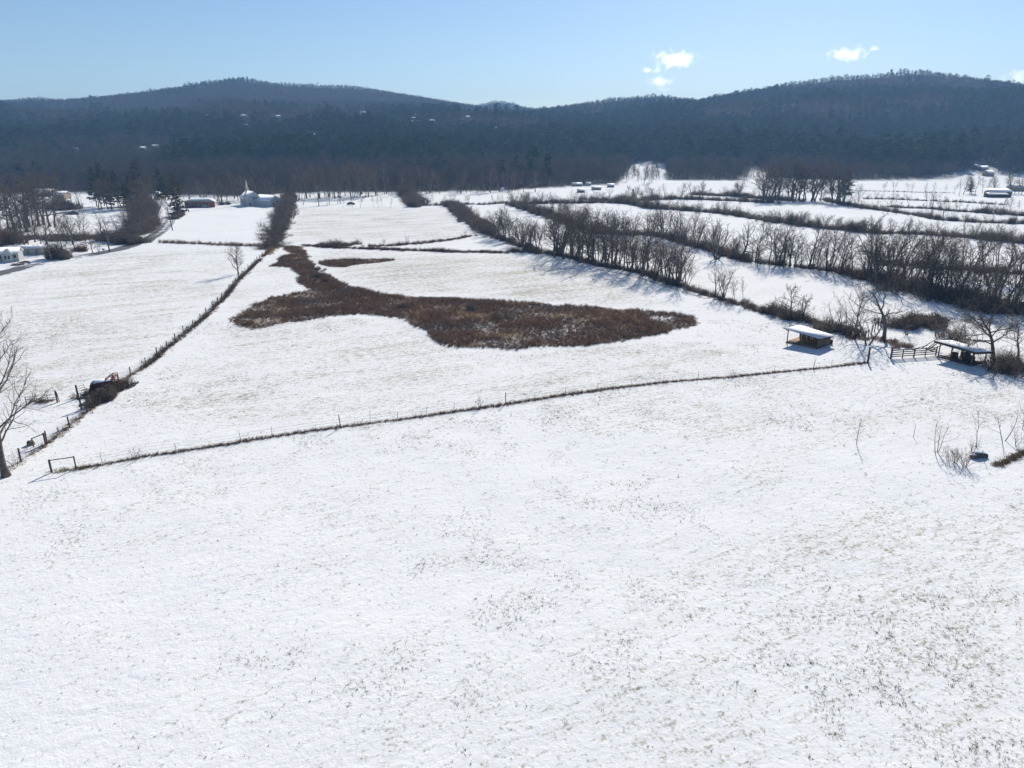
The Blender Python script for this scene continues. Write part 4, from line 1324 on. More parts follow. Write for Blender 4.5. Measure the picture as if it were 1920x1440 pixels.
# ------------------------------------------------------------------ rusty wagon
g = G(197, 732)
t = thing('farm_wagon', 'rusty maroon farm wagon with a red frame half buried in brush', 'wagon', g, R(25))
mb = MB()
prof = [(-1.5, .55), (-1.55, .95), (-1.2, 1.25), (0.9, 1.4), (1.2, 1.3), (1.25, .6)]
V = [(x, -.75, z) for x, z in prof] + [(x, .75, z) for x, z in prof]
n_ = len(prof)
mb.add(V, [(i, (i + 1) % n_, (i + 1) % n_ + n_, i + n_) for i in range(n_)])
mb.add([(x, -.75, z) for x, z in prof], [(0, 1, 2), (0, 2, 3), (0, 3, 4), (0, 4, 5)])
mb.add([(x, .75, z) for x, z in prof], [(2, 1, 0), (3, 2, 0), (4, 3, 0), (5, 4, 0)])
mb.obj('body', M['maroon'], t)
mb = MB(); mb.hexa([(-1.1, -.7, 1.27), (.9, -.7, 1.41), (.9, .7, 1.41), (-1.1, .7, 1.27), (-1.1, -.68, 1.31), (.9, -.68, 1.48), (.9, .68, 1.48), (-1.1, .68, 1.31)]); mb.obj('snow_cover', M['roof_snow'], t)
for x0, z0, x1, z1 in ((.2, 1.4, 1.1, 2.0), (1.1, 2.0, 1.15, 1.3), (.7, 1.4, 1.6, 1.75), (1.1, 2.0, 1.7, 2.05), (1.7, 2.05, 1.7, 1.1), (1.2, 1.2, 2.1, 1.0)):
    for y in (-.4, .4):
        mb = MB(); mb.tube([(x0, y, z0), (x1, y, z1)], .06, 4); mb.obj('frame_bar', M['rust'], t)
for x in (-1.3, 1.0):
    for y in (-.85, .85):
        mb = MB(); th = np.linspace(0, 2 * math.pi, 13)[:-1]
        V = [(x + .42 * math.cos(a), y - .1, .4 + .42 * math.sin(a)) for a in th] + [(x + .42 * math.cos(a), y + .1, .4 + .42 * math.sin(a)) for a in th]
        mb.add(V, [(i, (i + 1) % 12, (i + 1) % 12 + 12, i + 12) for i in range(12)])
        mb.add([(x, y - .1, .4)] + V[:12], [(0, 1 + (i + 1) % 12, 1 + i) for i in range(12)])
        mb.add([(x, y + .1, .4)] + V[12:], [(0, 1 + i, 1 + (i + 1) % 12) for i in range(12)])
        mb.obj('wheel', M['rubber'], t)
mb = MB(); mb.tube([(-1.5, 0, .5), (-2.6, 0, .35)], .05, 5); mb.obj('tongue', M['rust'], t)

# ------------------------------------------------------------------ buildings
def gable(mb, w, l, h, rh, over=.3, thick=.18):
    """two roof slabs, ridge along x (length l), width w along y"""
    for s in (-1, 1):
        a = (w / 2 + over); zb = h - rh * over / (w / 2)
        V = [(-l / 2 - over, s * a, zb), (l / 2 + over, s * a, zb), (l / 2 + over, 0, h + rh), (-l / 2 - over, 0, h + rh)]
        V2 = [(x, y, z + thick) for x, y, z in V]
        mb.hexa(V + V2) if s > 0 else mb.hexa([V[1], V[0], V[3], V[2]] + [V2[1], V2[0], V2[3], V2[2]])

def walls(mb, w, l, h, rh, base=-.8):
    V = [(-l / 2, -w / 2, base), (l / 2, -w / 2, base), (l / 2, w / 2, base), (-l / 2, w / 2, base), (-l / 2, -w / 2, h), (l / 2, -w / 2, h), (l / 2, w / 2, h), (-l / 2, w / 2, h), (-l / 2, 0, h + rh), (l / 2, 0, h + rh)]
    mb.add(V, [(0, 1, 5, 4), (2, 3, 7, 6)])
    mb.add(V, [(1, 2, 6), (1, 6, 5), (5, 6, 9), (3, 0, 4), (3, 4, 7), (7, 4, 8)])

def window(t, x, y, z, w, h, nx_, ny_, name='window'):
    """window on a wall whose outward normal is (nx_, ny_)"""
    rz = math.atan2(ny_, nx_) + math.pi / 2
    mb = MB(); mb.box((x + nx_ * .03, y + ny_ * .03, z), (w + .16, .06, h + .16), rz=rz); f = mb.obj(name, M['trim'], t)
    mb = MB(); mb.box((x + nx_ * .075, y + ny_ * .075, z), (w, .03, h), rz=rz); mb.obj('pane' if name == 'window' else 'panel', M['glass'], f)

def house(name, label, cat, g, rz, w, l, h, rh, wall, roof='roof_snow', group=None, thick=.18):
    t = thing(name, label, cat, g, rz, group)
    mb = MB(); walls(mb, w, l, h, rh); mb.obj('wall', M[wall], t)
    mb = MB(); gable(mb, w, l, h, rh, thick=thick); mb.obj('roof', M[roof], t)
    return t

# church: ridge runs away and a little left, gable toward the camera
g = G(471, 385)
view = math.atan2(g[1], g[0])
dist = np.hypot(g[0], g[1])
pm = FPX / math.hypot(dist, CAMZ)
print('CHURCH', g, 'px per m', pm)
t = thing('church', 'white church with snowy roof, three gable windows and a slim pale steeple', 'church', g, view + R(17) - math.pi)
t.scale = (.88, .88, .92)
mb = MB(); walls(mb, 8.4, 13, 4.2, 3.6); mb.obj('wall', M['siding'], t)
mb = MB(); gable(mb, 8.4, 13, 4.2, 3.6, over=.35); mb.obj('roof', M['roof_snow'], t)
for y in (-.95, 0, .95):
    window(t, 6.5, y + 0.4, 4.35 if y else 4.5, .5, 1.6, 1, 0)
window(t, 6.5, -2.5, 1.2, 1.0, 1.2, 1, 0)
for x in (-4, -1.5, 1, 3.5):
    window(t, x, 4.2, 2.0, .8, 1.6, 0, 1)
    window(t, x, -4.2, 2.0, .8, 1.6, 0, -1)
mb = MB(); mb.box((-4.8, 0, 8.3), (1.5, 1.5, 2.0)); st = mb.obj('steeple', M['steeple'], t)
mb = MB(); V = [(-5.45, -.65, 9.3), (-4.15, -.65, 9.3), (-4.15, .65, 9.3), (-5.45, .65, 9.3), (-4.8, 0, 14.0)]; mb.add(V, [(0, 1, 4), (1, 2, 4), (2, 3, 4), (3, 0, 4)]); mb.obj('spire', M['steeple'], st)
# annex
g = G(503, 386)
t = house('church_hall', 'long white hall beside the church, snow on its low roof', 'hall', g, math.atan2(g[1], g[0]) + R(38) - math.pi, 7.6, 12, 3.0, 2.4, 'siding')
window(t, 6.0, 1.2, 2.3, .9, 1.0, 1, 0); window(t, 6.0, -1.5, 1.4, .9, 1.1, 1, 0)
for x in (-4, -1, 2, 4.5):
    window(t, x, 3.8, 1.5, .9, 1.1, 0, 1)
# brick house with hipped roof
g = G(376, 388)
t = thing('brick_house', 'low red brick house with snow covered hipped roof', 'house', g, math.atan2(g[1], g[0]) - math.pi / 2 - R(4))
bl, bw = 13.6, 8.0
mb = MB(); mb.box((0, 0, 1.0), (bl, bw, 3.4)); mb.obj('wall', M['brick'], t)
mb = MB(); e = .5
V = [(-bl / 2 - e, -bw / 2 - e, 2.71), (bl / 2 + e, -bw / 2 - e, 2.71), (bl / 2 + e, bw / 2 + e, 2.71), (-bl / 2 - e, bw / 2 + e, 2.71), (-bl / 2 + 3.4, 0, 4.5), (bl / 2 - 3.4, 0, 4.5)]
mb.add(V, [(0, 1, 5, 4), (2, 3, 4, 5), (3, 2, 1, 0)]); mb.add(V, [(1, 2, 5), (3, 0, 4)]); mb.obj('roof', M['roof_snow'], t)
mb = MB(); mb.box((2.2, 1, 4.3), (.7, .7, 1.6)); mb.obj('chimney', M['brick'], t)
for x in (-4.6, -1.6, 3.6):
    window(t, x, -bw / 2, 1.5, 1.2, 1.1, 0, -1)
window(t, .6, -bw / 2, 1.15, .9, 2.0, 0, -1, name='door')

def car(px, py, rz, m, label):
    g = G(px, py)
    t = thing('parked_car', label, 'car', g, rz)
    mb = MB(); prof = [(-2.1, .3), (-2.15, .75), (-1.5, .85), (-1.0, 1.4), (.7, 1.4), (1.3, .9), (2.1, .75), (2.15, .3)]
    n_ = len(prof)
    mb.add([(x, -.85, z) for x, z in prof] + [(x, .85, z) for x, z in prof], [(i, (i + 1) % n_, (i + 1) % n_ + n_, i + n_) for i in range(n_)])
    for y in (-.85, .85):
        mb.add([(x, y, z) for x, z in prof], [(0, i, i + 1) for i in range(1, n_ - 1)])
    mb.obj('body', M[m], t)
    for y in (-.855, .855):
        mb = MB(); mb.add([(-1.25, y, .95), (-.9, y, 1.32), (.62, y, 1.32), (1.05, y, .95)], [(0, 1, 2, 3)]); mb.obj('side_window', M['glass'], t)
    for x in (-1.3, 1.35):
        for y in (-.86, .86):
            mb = MB(); th = np.linspace(0, 2 * math.pi, 11)[:-1]
            V = [(x + .33 * math.cos(a), y - .09, .33 + .33 * math.sin(a)) for a in th] + [(x + .33 * math.cos(a), y + .09, .33 + .33 * math.sin(a)) for a in th]
            mb.add(V, [(i, (i + 1) % 10, (i + 1) % 10 + 10, i + 10) for i in range(10)])
            mb.add(V, [(0, i, i + 1) for i in range(1, 9)]); mb.add(V, [(10, 10 + i, 11 + i) for i in range(1, 9)])
            mb.obj('wheel', M['rubber'], t)
    return t
car(384, 389, R(5), 'siding', 'pale car parked in front of the red brick house')
car(658, 384, R(20), 'tarp', 'small dark vehicle under the trees behind the far field')

# mobile home at the left edge
g = G(-12, 490)
t = thing('mobile_home', 'pale grey mobile home with two little gables and snowy roof', 'house', g, R(20))
t.scale = (.9, .9, .88)
bl, bw = 14.5, 5.2
mb = MB(); walls(mb, bw, bl, 2.7, 1.2); mb.obj('wall', M['siding_grey'], t)
mb = MB(); gable(mb, bw, bl, 2.7, 1.2); mb.obj('roof', M['roof_snow'], t)
for x in (0.4, 4.6):
    mb = MB(); V = [(x - 1.3, -bw / 2 - .9, -.6), (x + 1.3, -bw / 2 - .9, -.6), (x + 1.3, -bw / 2 - .9, 2.6), (x - 1.3, -bw / 2 - .9, 2.6), (x, -bw / 2 - .9, 3.7),
                    (x - 1.3, 0, -.6), (x + 1.3, 0, -.6), (x + 1.3, 0, 2.6), (x - 1.3, 0, 2.6), (x, 0, 3.7)]
    mb.add(V, [(0, 1, 2, 3), (1, 6, 7, 2), (5, 0, 3, 8)]); mb.add(V, [(3, 2, 4)]); gb = mb.obj('gable', M['siding'], t)
    for s in (-1, 1):
        mb = MB(); zb = 2.42
        A = [(x + s * 1.55, -bw / 2 - 1.15, zb), (x, -bw / 2 - 1.15, 3.78), (x, 0, 3.78), (x + s * 1.55, 0, zb)]
        B = [(a_, b_, c_ + .15) for a_, b_, c_ in A]
        mb.hexa(A + B); mb.obj('gable_roof', M['roof_snow'], gb)
    window(t, x - .45, -bw / 2 - .9, 1.5, .55, 1.1, 0, -1); window(t, x + .45, -bw / 2 - .9, 1.5, .55, 1.1, 0, -1)
for x in (-5.5, -3, 2.5, 6.4):
    window(t, x, -bw / 2, 1.5, .7, 1.0, 0, -1)
# long low shed behind
g = G(66, 476)
t = house('storage_shed', 'long low grey brown storage shed beside the mobile home', 'shed', g, R(12), 3.0, 7.2, 1.9, .5, 'tan_wall', roof='roof_snow')
for i in range(3):
    mb = MB(); mb.box((-2.2 + i * 2.2, -1.53, .9), (1.7, .05, 1.7)); mb.obj('door', M['siding_grey'], t)
g = G(31, 489); mb = MB(); mb.tube([(0, 0, -.1), (0, 0, .9)], [.32, .32], 10); mb.tube([(0, 0, .9), (0, 0, .97)], [.34, .3], 10); o = mb.obj('barrel', M['maroon']); o.location = tuple(g); tag(o, 'dark red barrel in the yard of the mobile home', 'barrel')
g = G(47, 492); mb = MB(); mb.add([(-2.2, 0, -.02), (-.8, -.9, -.02), (2.0, -.2, -.02), (.6, 1, -.02), (0, 0, .5), (.9, .1, .4)], [(0, 1, 4), (1, 2, 5), (1, 5, 4), (2, 3, 5), (3, 0, 4), (3, 4, 5)]); o = mb.obj('tarp_heap', M['tarp']); o.location = tuple(g); tag(o, 'dark blue tarp heap on the snow below the mobile home', 'tarp')
g = G(195, 475); mb = MB(); mb.tube([(0, 0, -.2), (0, 0, 1.0)], .05, 5); o = MB()
t = thing('mailbox', 'blue mailbox on a post beside the road', 'mailbox', g)
mb.obj('post', M['post'], t); o.box((0, 0, 1.15), (.7, .35, .35)); o.box((0, 0, 1.34), (.7, .22, .06)); o.obj('box', M['blue'], t)
g = G(38, 497)
hedge([(28, 497), (36, 498), (46, 496)], .6, .8, 'low snowy weeds in the yard below the mobile home', step=.6, rows=2, name='bush', cat='bush', m='weed')
# dark mound in the clearing behind
g = G(137, 402)
mb = MB(); th = np.linspace(0, 6.28, 10)[:-1]
V = [(3.2 * math.cos(a), 2.0 * math.sin(a), -.1) for a in th] + [(1.8 * math.cos(a), 1.1 * math.sin(a), 1.1) for a in th] + [(0, 0, 1.6)]
mb.add(V, [(i, (i + 1) % 9, (i + 1) % 9 + 9, i + 9) for i in range(9)]); mb.add(V, [(9 + i, 9 + (i + 1) % 9, 18) for i in range(9)])
o = mb.obj('earth_mound', M['tarp'], smooth=True); o.location = tuple(g); tag(o, 'dark covered mound on the shaded snow behind the left grove', 'mound')

# houses on the wooded hills
STYLE = ('roof_snow', 'roof_snow', 'roof_snow')
WALL = ('tan_wall', 'siding_grey', 'siding')
for i, ((px, py, w, st), g) in enumerate(zip(HOUSES, house_w)):
    wm_ = w / FPX * np.linalg.norm(g - (0, 0, CAMZ))
    lab = 'small snow roofed house high on the wooded left hill' if px < 620 else ('small snow roofed house on the wooded middle hill' if px < 1000 else 'lone snow roofed house in the dark woods of the right hill')
    if (px, py) == (560, 284): lab = 'widest snow roofed house below the hillside clearing'
    if (px, py) == (783, 215): lab = 'topmost bright roofed house of the cluster on the middle hill'
    if (px, py) == (780, 228): lab = 'long low house below the cluster on the middle hill'
    if (px, py) == (219, 258): lab = 'snow roofed house farthest left among the dark pines'
    if (px, py) == (140, 282): lab = 'small snow roofed house low in the pines at the left'
    h_ = house('hill_house', lab, 'house', g, random.uniform(-.35, .35), max(6, wm_ * .5), max(7, wm_), 2.6, 1.5, WALL[st % 2], group='houses on the wooded hills', thick=.35)
    w_ = max(7, wm_)
    for x in (-w_ * .28, w_ * .25):
        window(h_, x, -max(6, wm_ * .5) / 2, 1.6, 1.3, 1.2, 0, -1)

# cottages along the far right edge of the valley
for px, py, wpx, m_, lab in ((1082, 349, 20, 'tan_wall', 'leftmost far cottage with white roof at the foot of the wooded hill'), (1089, 361, 15, 'brick', 'far red brown cabin with white roof in the far white field'),
                             (1118, 356, 20, 'tan_wall', 'far brown cottage with broad white roof beside the brick cabin'), (1145, 351, 14, 'tan_wall', 'far cottage with white roof left of the snowy clearing'),
                             (1103, 348, 9, 'siding', 'tiny white shed behind the far cottages')):
    g = G(px, py); k = np.linalg.norm(g - (0, 0, CAMZ)) / FPX
    q = house('cottage', lab, 'house', g, random.uniform(-.15, .15), wpx * k * .5, wpx * k * .85, 1.5, 1.0, m_, thick=.2)
    window(q, wpx * k * .2, -wpx * k * .25, .9, 1.2, .8, 0, -1)
# open barn, far right
g = G(1873, 370); k = np.linalg.norm(g - (0, 0, CAMZ)) / FPX
t = thing('open_barn', 'dark open barn with two stepped snowy roofs at the far right', 'barn', g, R(-6))
wl_ = 32 * k
mb = MB(); mb.box((0, 2, 1.6), (wl_, 6, 3.6)); mb.obj('wall', M['fascia'], t)
mb = MB(); mb.hexa([(-wl_ / 2 - .4, -1.6, 3.3), (wl_ / 2 + .4, -1.6, 3.3), (wl_ / 2 + .4, 5.6, 4.6), (-wl_ / 2 - .4, 5.6, 4.6), (-wl_ / 2 - .4, -1.6, 3.6), (wl_ / 2 + .4, -1.6, 3.6), (wl_ / 2 + .4, 5.6, 4.9), (-wl_ / 2 - .4, 5.6, 4.9)]); mb.obj('roof', M['roof_snow'], t)
mb = MB(); mb.hexa([(-wl_ / 2 - 2.5, -6, 1.9), (wl_ * .18, -6, 1.9), (wl_ * .18, -2.1, 2.7), (-wl_ / 2 - 2.5, -2.1, 2.7), (-wl_ / 2 - 2.5, -6, 2.15), (wl_ * .18, -6, 2.15), (wl_ * .18, -2.1, 2.95), (-wl_ / 2 - 2.5, -2.1, 2.95)]); mb.obj('lean_to_roof', M['roof_snow'], t)
for x in np.linspace(-wl_ / 2 - 2.2, wl_ * .15, 5):
    mb = MB(); mb.tube([(x, -5.8, -.5), (x, -5.8, 2.0)], .12, 5); mb.obj('post', M['post'], t)
g = G(1908, 358); k = np.linalg.norm(g - (0, 0, CAMZ)) / FPX
house('cottage', 'far snow roofed cottage behind the open barn', 'house', g, .1, 7, 26 * k, 2.6, 1.6, 'tan_wall', thick=.3)
for px, py, wpx in ((1830, 318, 8), (1843, 321, 9), (1852, 330, 10)):
    g = G(px, py); k = np.linalg.norm(g - (0, 0, CAMZ)) / FPX
    house('cottage', 'small snow roofed house in the far right clearing', 'house', g, random.uniform(-.3, .3), 7, wpx * k, 2.8, 2.0, 'tan_wall', group='houses in the far right clearing', thick=.3)
for px, py, wpx, lab in ((85, 366, 26, 'long snow roofed house behind the left grove'), (300, 372, 9, 'small pale shed beyond the road bend'), (118, 371, 16, 'snow roofed house right of the long one behind the left grove')):
    g = G(px, py + 2); k = np.linalg.norm(g - (0, 0, CAMZ)) / FPX
    house('cottage', lab, 'house', g, random.uniform(-.1, .1), 7, wpx * k, 2.6, 1.6, 'tan_wall', thick=.3)
# tilted white panel at the far field edge
g = G(942, 361)
t = thing('satellite_dish', 'white tilted dish on a post at the far field edge', 'dish', g)
mb = MB(); mb.tube([(0, 0, -.3), (0, 0, 1.6)], .09, 6); mb.obj('post', M['steel'], t)
mb = MB(); th = np.linspace(0, 2 * math.pi, 17)[:-1]; nrm = Vector((-.55, -.6, .58)).to_track_quat('Z', 'Y').to_matrix()
V = [tuple(nrm @ Vector((0, 0, -.35)) + Vector((0, 0, 2.0)))]
for rr, dz in ((.9, -.22), (1.7, .15)):
    V += [tuple(nrm @ Vector((rr * math.cos(a), rr * math.sin(a), dz)) + Vector((0, 0, 2.0))) for a in th]
mb.add(V, [(0, 1 + i, 1 + (i + 1) % 16) for i in range(16)]); mb.add(V, [(1 + i, 1 + (i + 1) % 16, 17 + (i + 1) % 16, 17 + i) for i in range(16)])
mb.obj('dish', M['trim'], t, smooth=True)
# lookout mast on the left peak
g = G(459, 146)
t = thing('radio_mast', 'thin radio mast on top of the left mountain peak', 'mast', g)
mb = MB(); mb.tube([(0, 0, -2), (0, 0, 21)], [.5, .25], 4); mb.obj('pole', M['steel'], t)
mb = MB(); mb.box((0, 0, 18.5), (2.2, .5, .5)); mb.obj('antenna', M['steel'], t)

# ------------------------------------------------------------------ utility poles and wires
def upole(px, py, ptop, label, lean=0.0):
    g = G(px, py); h = z_at(g[1], ptop) - g[2]
    t = thing('utility_pole', label, 'pole', g)
    mb = MB(); mb.tube([(0, 0, -.5), (lean * h, 0, h)], [.2, .13], 7); mb.obj('pole', M['pole'], t)
    mb = MB(); mb.box((lean * h, 0, h - .7), (2.1, .12, .14), rz=.5); ca = mb.obj('crossarm', M['pole'], t)
    for x in (-.9, 0, .9):
        mb = MB(); mb.tube([(lean * h + x * math.cos(.5), x * math.sin(.5), h - .63), (lean * h + x * math.cos(.5), x * math.sin(.5), h - .45)], .05, 5); mb.obj('insulator', M['trim'], ca)
    return g + np.array([lean * h, 0, h - .45])
tops = [upole(97, 490, 440, 'leaning utility pole nearest the mobile home', -.07), upole(206, 472, 430, 'utility pole leaning beside the mailbox', -.05), upole(324, 432, 388, 'utility pole at the road bend below the brick house', -.1)]
off = G(-110, 505) + np.array([0, 0, 10.5])
for i, (a, b) in enumerate(((off, tops[0]), (tops[0], tops[1]), (tops[1], tops[2]))):
    mb = MB()
    s = np.linspace(0, 1, 16)
    pth = a + np.outer(s, b - a); pth[:, 2] -= 4 * s * (1 - s) * 1.4
    mb.tube(pth - a, .02, 3, cap=False)
    o = mb.obj('utility_wire', M['wire']); o.location = tuple(a)
    tag(o, ('sagging utility wire leaving the left edge', 'sagging utility wire between the two poles near the mailbox', 'sagging utility wire crossing in front of the vine thicket')[i], 'wire')

# ------------------------------------------------------------------ trees, one by one
special_tree(12, 893, 598, 'large bare tree leaning at the left edge of the near field', 7001, r0=.35, clear=.2, n1=16, n2=8, n3=8, spread=52, l1=.5, wander=.13, up=.06, twig_w=.034, lean=(-.22, .1), twigs4=1)
special_tree(447, 514, 452, 'lone rounded bare tree on the left fence line', 7002, r0=.2, clear=.1, n1=18, n2=7, n3=7, spread=44, l1=.48, wander=.1, up=.07, twig_w=.05)
special_tree(1655, 638, 512, 'gnarled dark bare tree with forked trunk beside the board fence', 7003, r0=.34, clear=.42, n1=7, n2=6, n3=5, spread=62, l1=.52, wander=.24, up=.03, twig_w=.055, lean=(.12, 0))
special_tree(1602, 634, 520, 'pale many branched bare tree just right of the wooden shed', 7004, r0=.2, clear=.25, n1=13, n2=7, n3=7, spread=50, l1=.56, wander=.13, up=.05, twig_w=.045)
special_tree(1626, 646, 570, 'small twiggy bare tree between the shed and the gnarled tree', 7005, r0=.14, clear=.18, n1=11, n2=6, n3=6, spread=50, l1=.5, wander=.15, up=.05, twig_w=.03, stems=2)
special_tree(1863, 674, 560, 'big pale trunked bare tree with wide flat crown beside the long open shelter', 7006, r0=.34, clear=.3, n1=15, n2=10, n3=10, spread=62, l1=.72, wander=.16, up=.03, twig_w=.06, flat=.3, twigs4=1)
special_tree(1480, 594, 532, 'dense twiggy small tree wrapped in vines left of the wooden shed', 7007, crown_mat='brush_olive', r0=.16, clear=.15, n1=14, n2=7, n3=7, spread=58, l1=.5, wander=.16, up=.03, twig_w=.06)
special_tree(1506, 598, 552, 'shorter vine wrapped tree close to the wooden shed', 7008, crown_mat='brush_olive', r0=.13, clear=.15, n1=12, n2=6, n3=7, spread=58, l1=.5, wander=.16, up=.03, twig_w=.06)
special_tree(1447, 590, 566, 'stubby broken tree at the left of the vine wrapped trees', 7009, crown_mat='brush', r0=.2, clear=.4, n1=7, n2=5, n3=7, spread=65, l1=.5, wander=.2, up=.02, twig_w=.06)
special_tree(1393, 481, 412, 'spreading dark bare oak above the white corner field', 7010, r0=.42, clear=.22, n1=10, n2=6, n3=6, spread=62, l1=.6, wander=.2, up=.05, twig_w=.05)
special_tree(1344, 486, 408, 'tall dark clump of bare trees left of the spreading oak', 7011, r0=.26, clear=.2, n1=10, n2=6, n3=6, spread=40, l1=.4, wander=.14, up=.07, twig_w=.06, stems=4)
special_tree(1667, 520, 440, 'fan shaped bushy bare tree at the left end of the dark grove', 7012, crown_mat='twig_dark', r0=.2, clear=.1, n1=14, n2=7, n3=7, spread=46, l1=.5, wander=.1, up=.08, twig_w=.055, stems=3)
special_tree(1700, 520, 438, 'second fan shaped bushy tree in the dark grove', 7013, crown_mat='twig_dark', r0=.2, clear=.1, n1=14, n2=7, n3=7, spread=44, l1=.5, wander=.1, up=.08, twig_w=.055, stems=4)

tree('multi', 1566, 620, 566, 'bushy bare tree right behind the end wall of the wooden shed', wide=1.2)
tree('multi', 1584, 628, 574, 'short stemmed bare tree at the foot of the pale tree near the shed', wide=1.1)
tree('round', 1792, 646, 590, 'leaning bushy bare tree just behind the long open shelter', wide=1.1)
tree('multi', 1808, 650, 604, 'twiggy bare tree behind the middle of the long open shelter', wide=1.3)
tree('round', 1908, 672, 580, 'bare tree in the brambles at the right edge by the shelter', wide=1.2)
tree('multi', 1700, 628, 594, 'low bare tree in front of the rounded brown bushes', wide=1.2)
# saplings near right
def sapling(px, py, ptop, label, seed, **kw):
    kw.setdefault('r0', .045)
    g = G(px, py); hgt = z_at(g[1], ptop) - g[2]
    tb, cb = make_tree(seed, hgt, sides=6, **kw)
    V = np.concatenate(cb.v); s = hgt / float(V[:, 2].max())
    o = thing('sapling', label, 'sapling', g, random.uniform(0, 6)); o.scale = (s, s, s)
    tb.obj('trunk', M['bark'], o, smooth=True); cb.obj('crown', M['twig'], o)
    return o
sapling(1606, 832, 770, 'thin lone sapling standing by itself in the near snow', 8001, clear=.3, n1=8, n2=4, n3=3, spread=42, l1=.35, twig_w=.014)
sapling(1756, 848, 780, 'wide three stemmed sapling at the lower right', 8002, clear=.3, n1=8, n2=4, n3=3, spread=44, l1=.45, twig_w=.014, stems=3)
sapling(1831, 838, 760, 'tallest sapling rising behind the snowy rock', 8003, clear=.4, n1=7, n2=4, n3=3, spread=50, l1=.35, twig_w=.014, wander=.2)
sapling(1882, 826, 758, 'forked sapling right of the snowy rock', 8004, clear=.3, n1=8, n2=4, n3=3, spread=44, l1=.45, twig_w=.014, stems=2)
sapling(1917, 805, 730, 'sapling cut by the right edge of the view', 8005, clear=.3, n1=8, n2=4, n3=3, spread=42, l1=.4, twig_w=.014)
sapling(1712, 820, 795, 'tiny bare stick poking out of the near snow', 8006, clear=.5, n1=3, n2=2, n3=2, spread=30, l1=.3, twig_w=.012, r0=.03)
sapling(1778, 862, 832, 'first low shrub left of the snowy rock', 8007, clear=.1, n1=9, n2=4, n3=4, spread=30, l1=.6, twig_w=.016, r0=.03, stems=4)
sapling(1791, 868, 838, 'twiggy low shrub between its two neighbours by the snowy rock', 8008, clear=.1, n1=9, n2=4, n3=4, spread=30, l1=.6, twig_w=.016, r0=.03, stems=5)
sapling(1809, 875, 838, 'low shrub closest to the camera beside the snowy rock', 8009, clear=.1, n1=10, n2=4, n3=4, spread=32, l1=.6, twig_w=.016, r0=.03, stems=5)
sapling(1824, 846, 818, 'short upright twig clump behind the snowy rock', 8010, clear=.1, n1=8, n2=4, n3=4, spread=18, l1=.5, twig_w=.016, r0=.03, stems=4)
sapling(1905, 835, 800, 'thin twiggy shrub above the grassy bank at the right', 8011, clear=.15, n1=9, n2=4, n3=4, spread=34, l1=.5, twig_w=.014, r0=.03, stems=3)
sapling(258, 861, 835, 'small spreading sapling on the low wire fence', 8012, clear=.1, n1=8, n2=4, n3=3, spread=46, l1=.6, twig_w=.016, r0=.035, stems=4)
sapling(899, 765, 742, 'small twiggy sapling midway along the low wire fence', 8013, clear=.2, n1=8, n2=4, n3=3, spread=36, l1=.45, twig_w=.018, r0=.035, stems=2)
sapling(30, 874, 838, 'young bare sapling at the foot of the left fence', 8014, clear=.2, n1=8, n2=4, n3=3, spread=40, l1=.5, twig_w=.016, r0=.035, stems=2)
sapling(110, 810, 800, 'dry twiggy weed on the left fence', 8015, clear=.2, n1=8, n2=4, n3=4, spread=46, l1=.5, twig_w=.03, r0=.04)
sapling(1374, 708, 690, 'dry weed stalk near the right end of the low wire fence', 8016, clear=.2, n1=7, n2=3, n3=3, spread=36, l1=.45, twig_w=.02, r0=.03, stems=2)
# snowy rock / log pile
g = G(1835, 858)
t = thing('rock_pile', 'snow topped dark rocks and log among the low shrubs', 'rocks', g)
rr = np.random.default_rng(5)
for i, (dx, dy, s, h_) in enumerate(((-.62, -.1, .36, .42), (-.2, .1, .5, .68), (.3, .12, .42, .6), (.68, .05, .28, .45))):
    mb = MB(); th = np.linspace(0, 6.283, 10)[:-1]
    V = []
    for z, f in ((-.15, 1.05), (h_ * .5, 1.0), (h_ * .92, .55)):
        V += [(dx + s * f * math.cos(a) * rr.uniform(.8, 1.15), dy + s * .7 * f * math.sin(a) * rr.uniform(.8, 1.15), z * rr.uniform(.9, 1.1)) for a in th]
    V.append((dx, dy, h_))
    mb.add(V, [(k * 9 + i_, k * 9 + (i_ + 1) % 9, (k + 1) * 9 + (i_ + 1) % 9, (k + 1) * 9 + i_) for k in range(2) for i_ in range(9)])
    mb.add(V, [(18 + i_, 18 + (i_ + 1) % 9, 27) for i_ in range(9)])
    rk = mb.obj('rock', M['rock'], t)
    if i < 3:
        mb = MB(); V = [(dx + s * .8 * math.cos(a), dy + s * .58 * math.sin(a), h_ * .84) for a in th] + [(dx, dy, h_ + .12)]
        mb.add(V, [(i_, (i_ + 1) % 9, 9) for i_ in range(9)]); mb.obj('snow_cap', M['roof_snow'], rk, smooth=True)
weed_strip([(1868, 874), (1885, 866), (1905, 856), (1935, 842)], .22, .45, .2, 3, 'brown grassy bank edge at the lower right', m='brush_olive')
weed_strip([(1868, 874), (1885, 866), (1905, 856), (1935, 842)], .22, .4, .2, 3, 'straw grass on the bank edge at the lower right', m='straw')

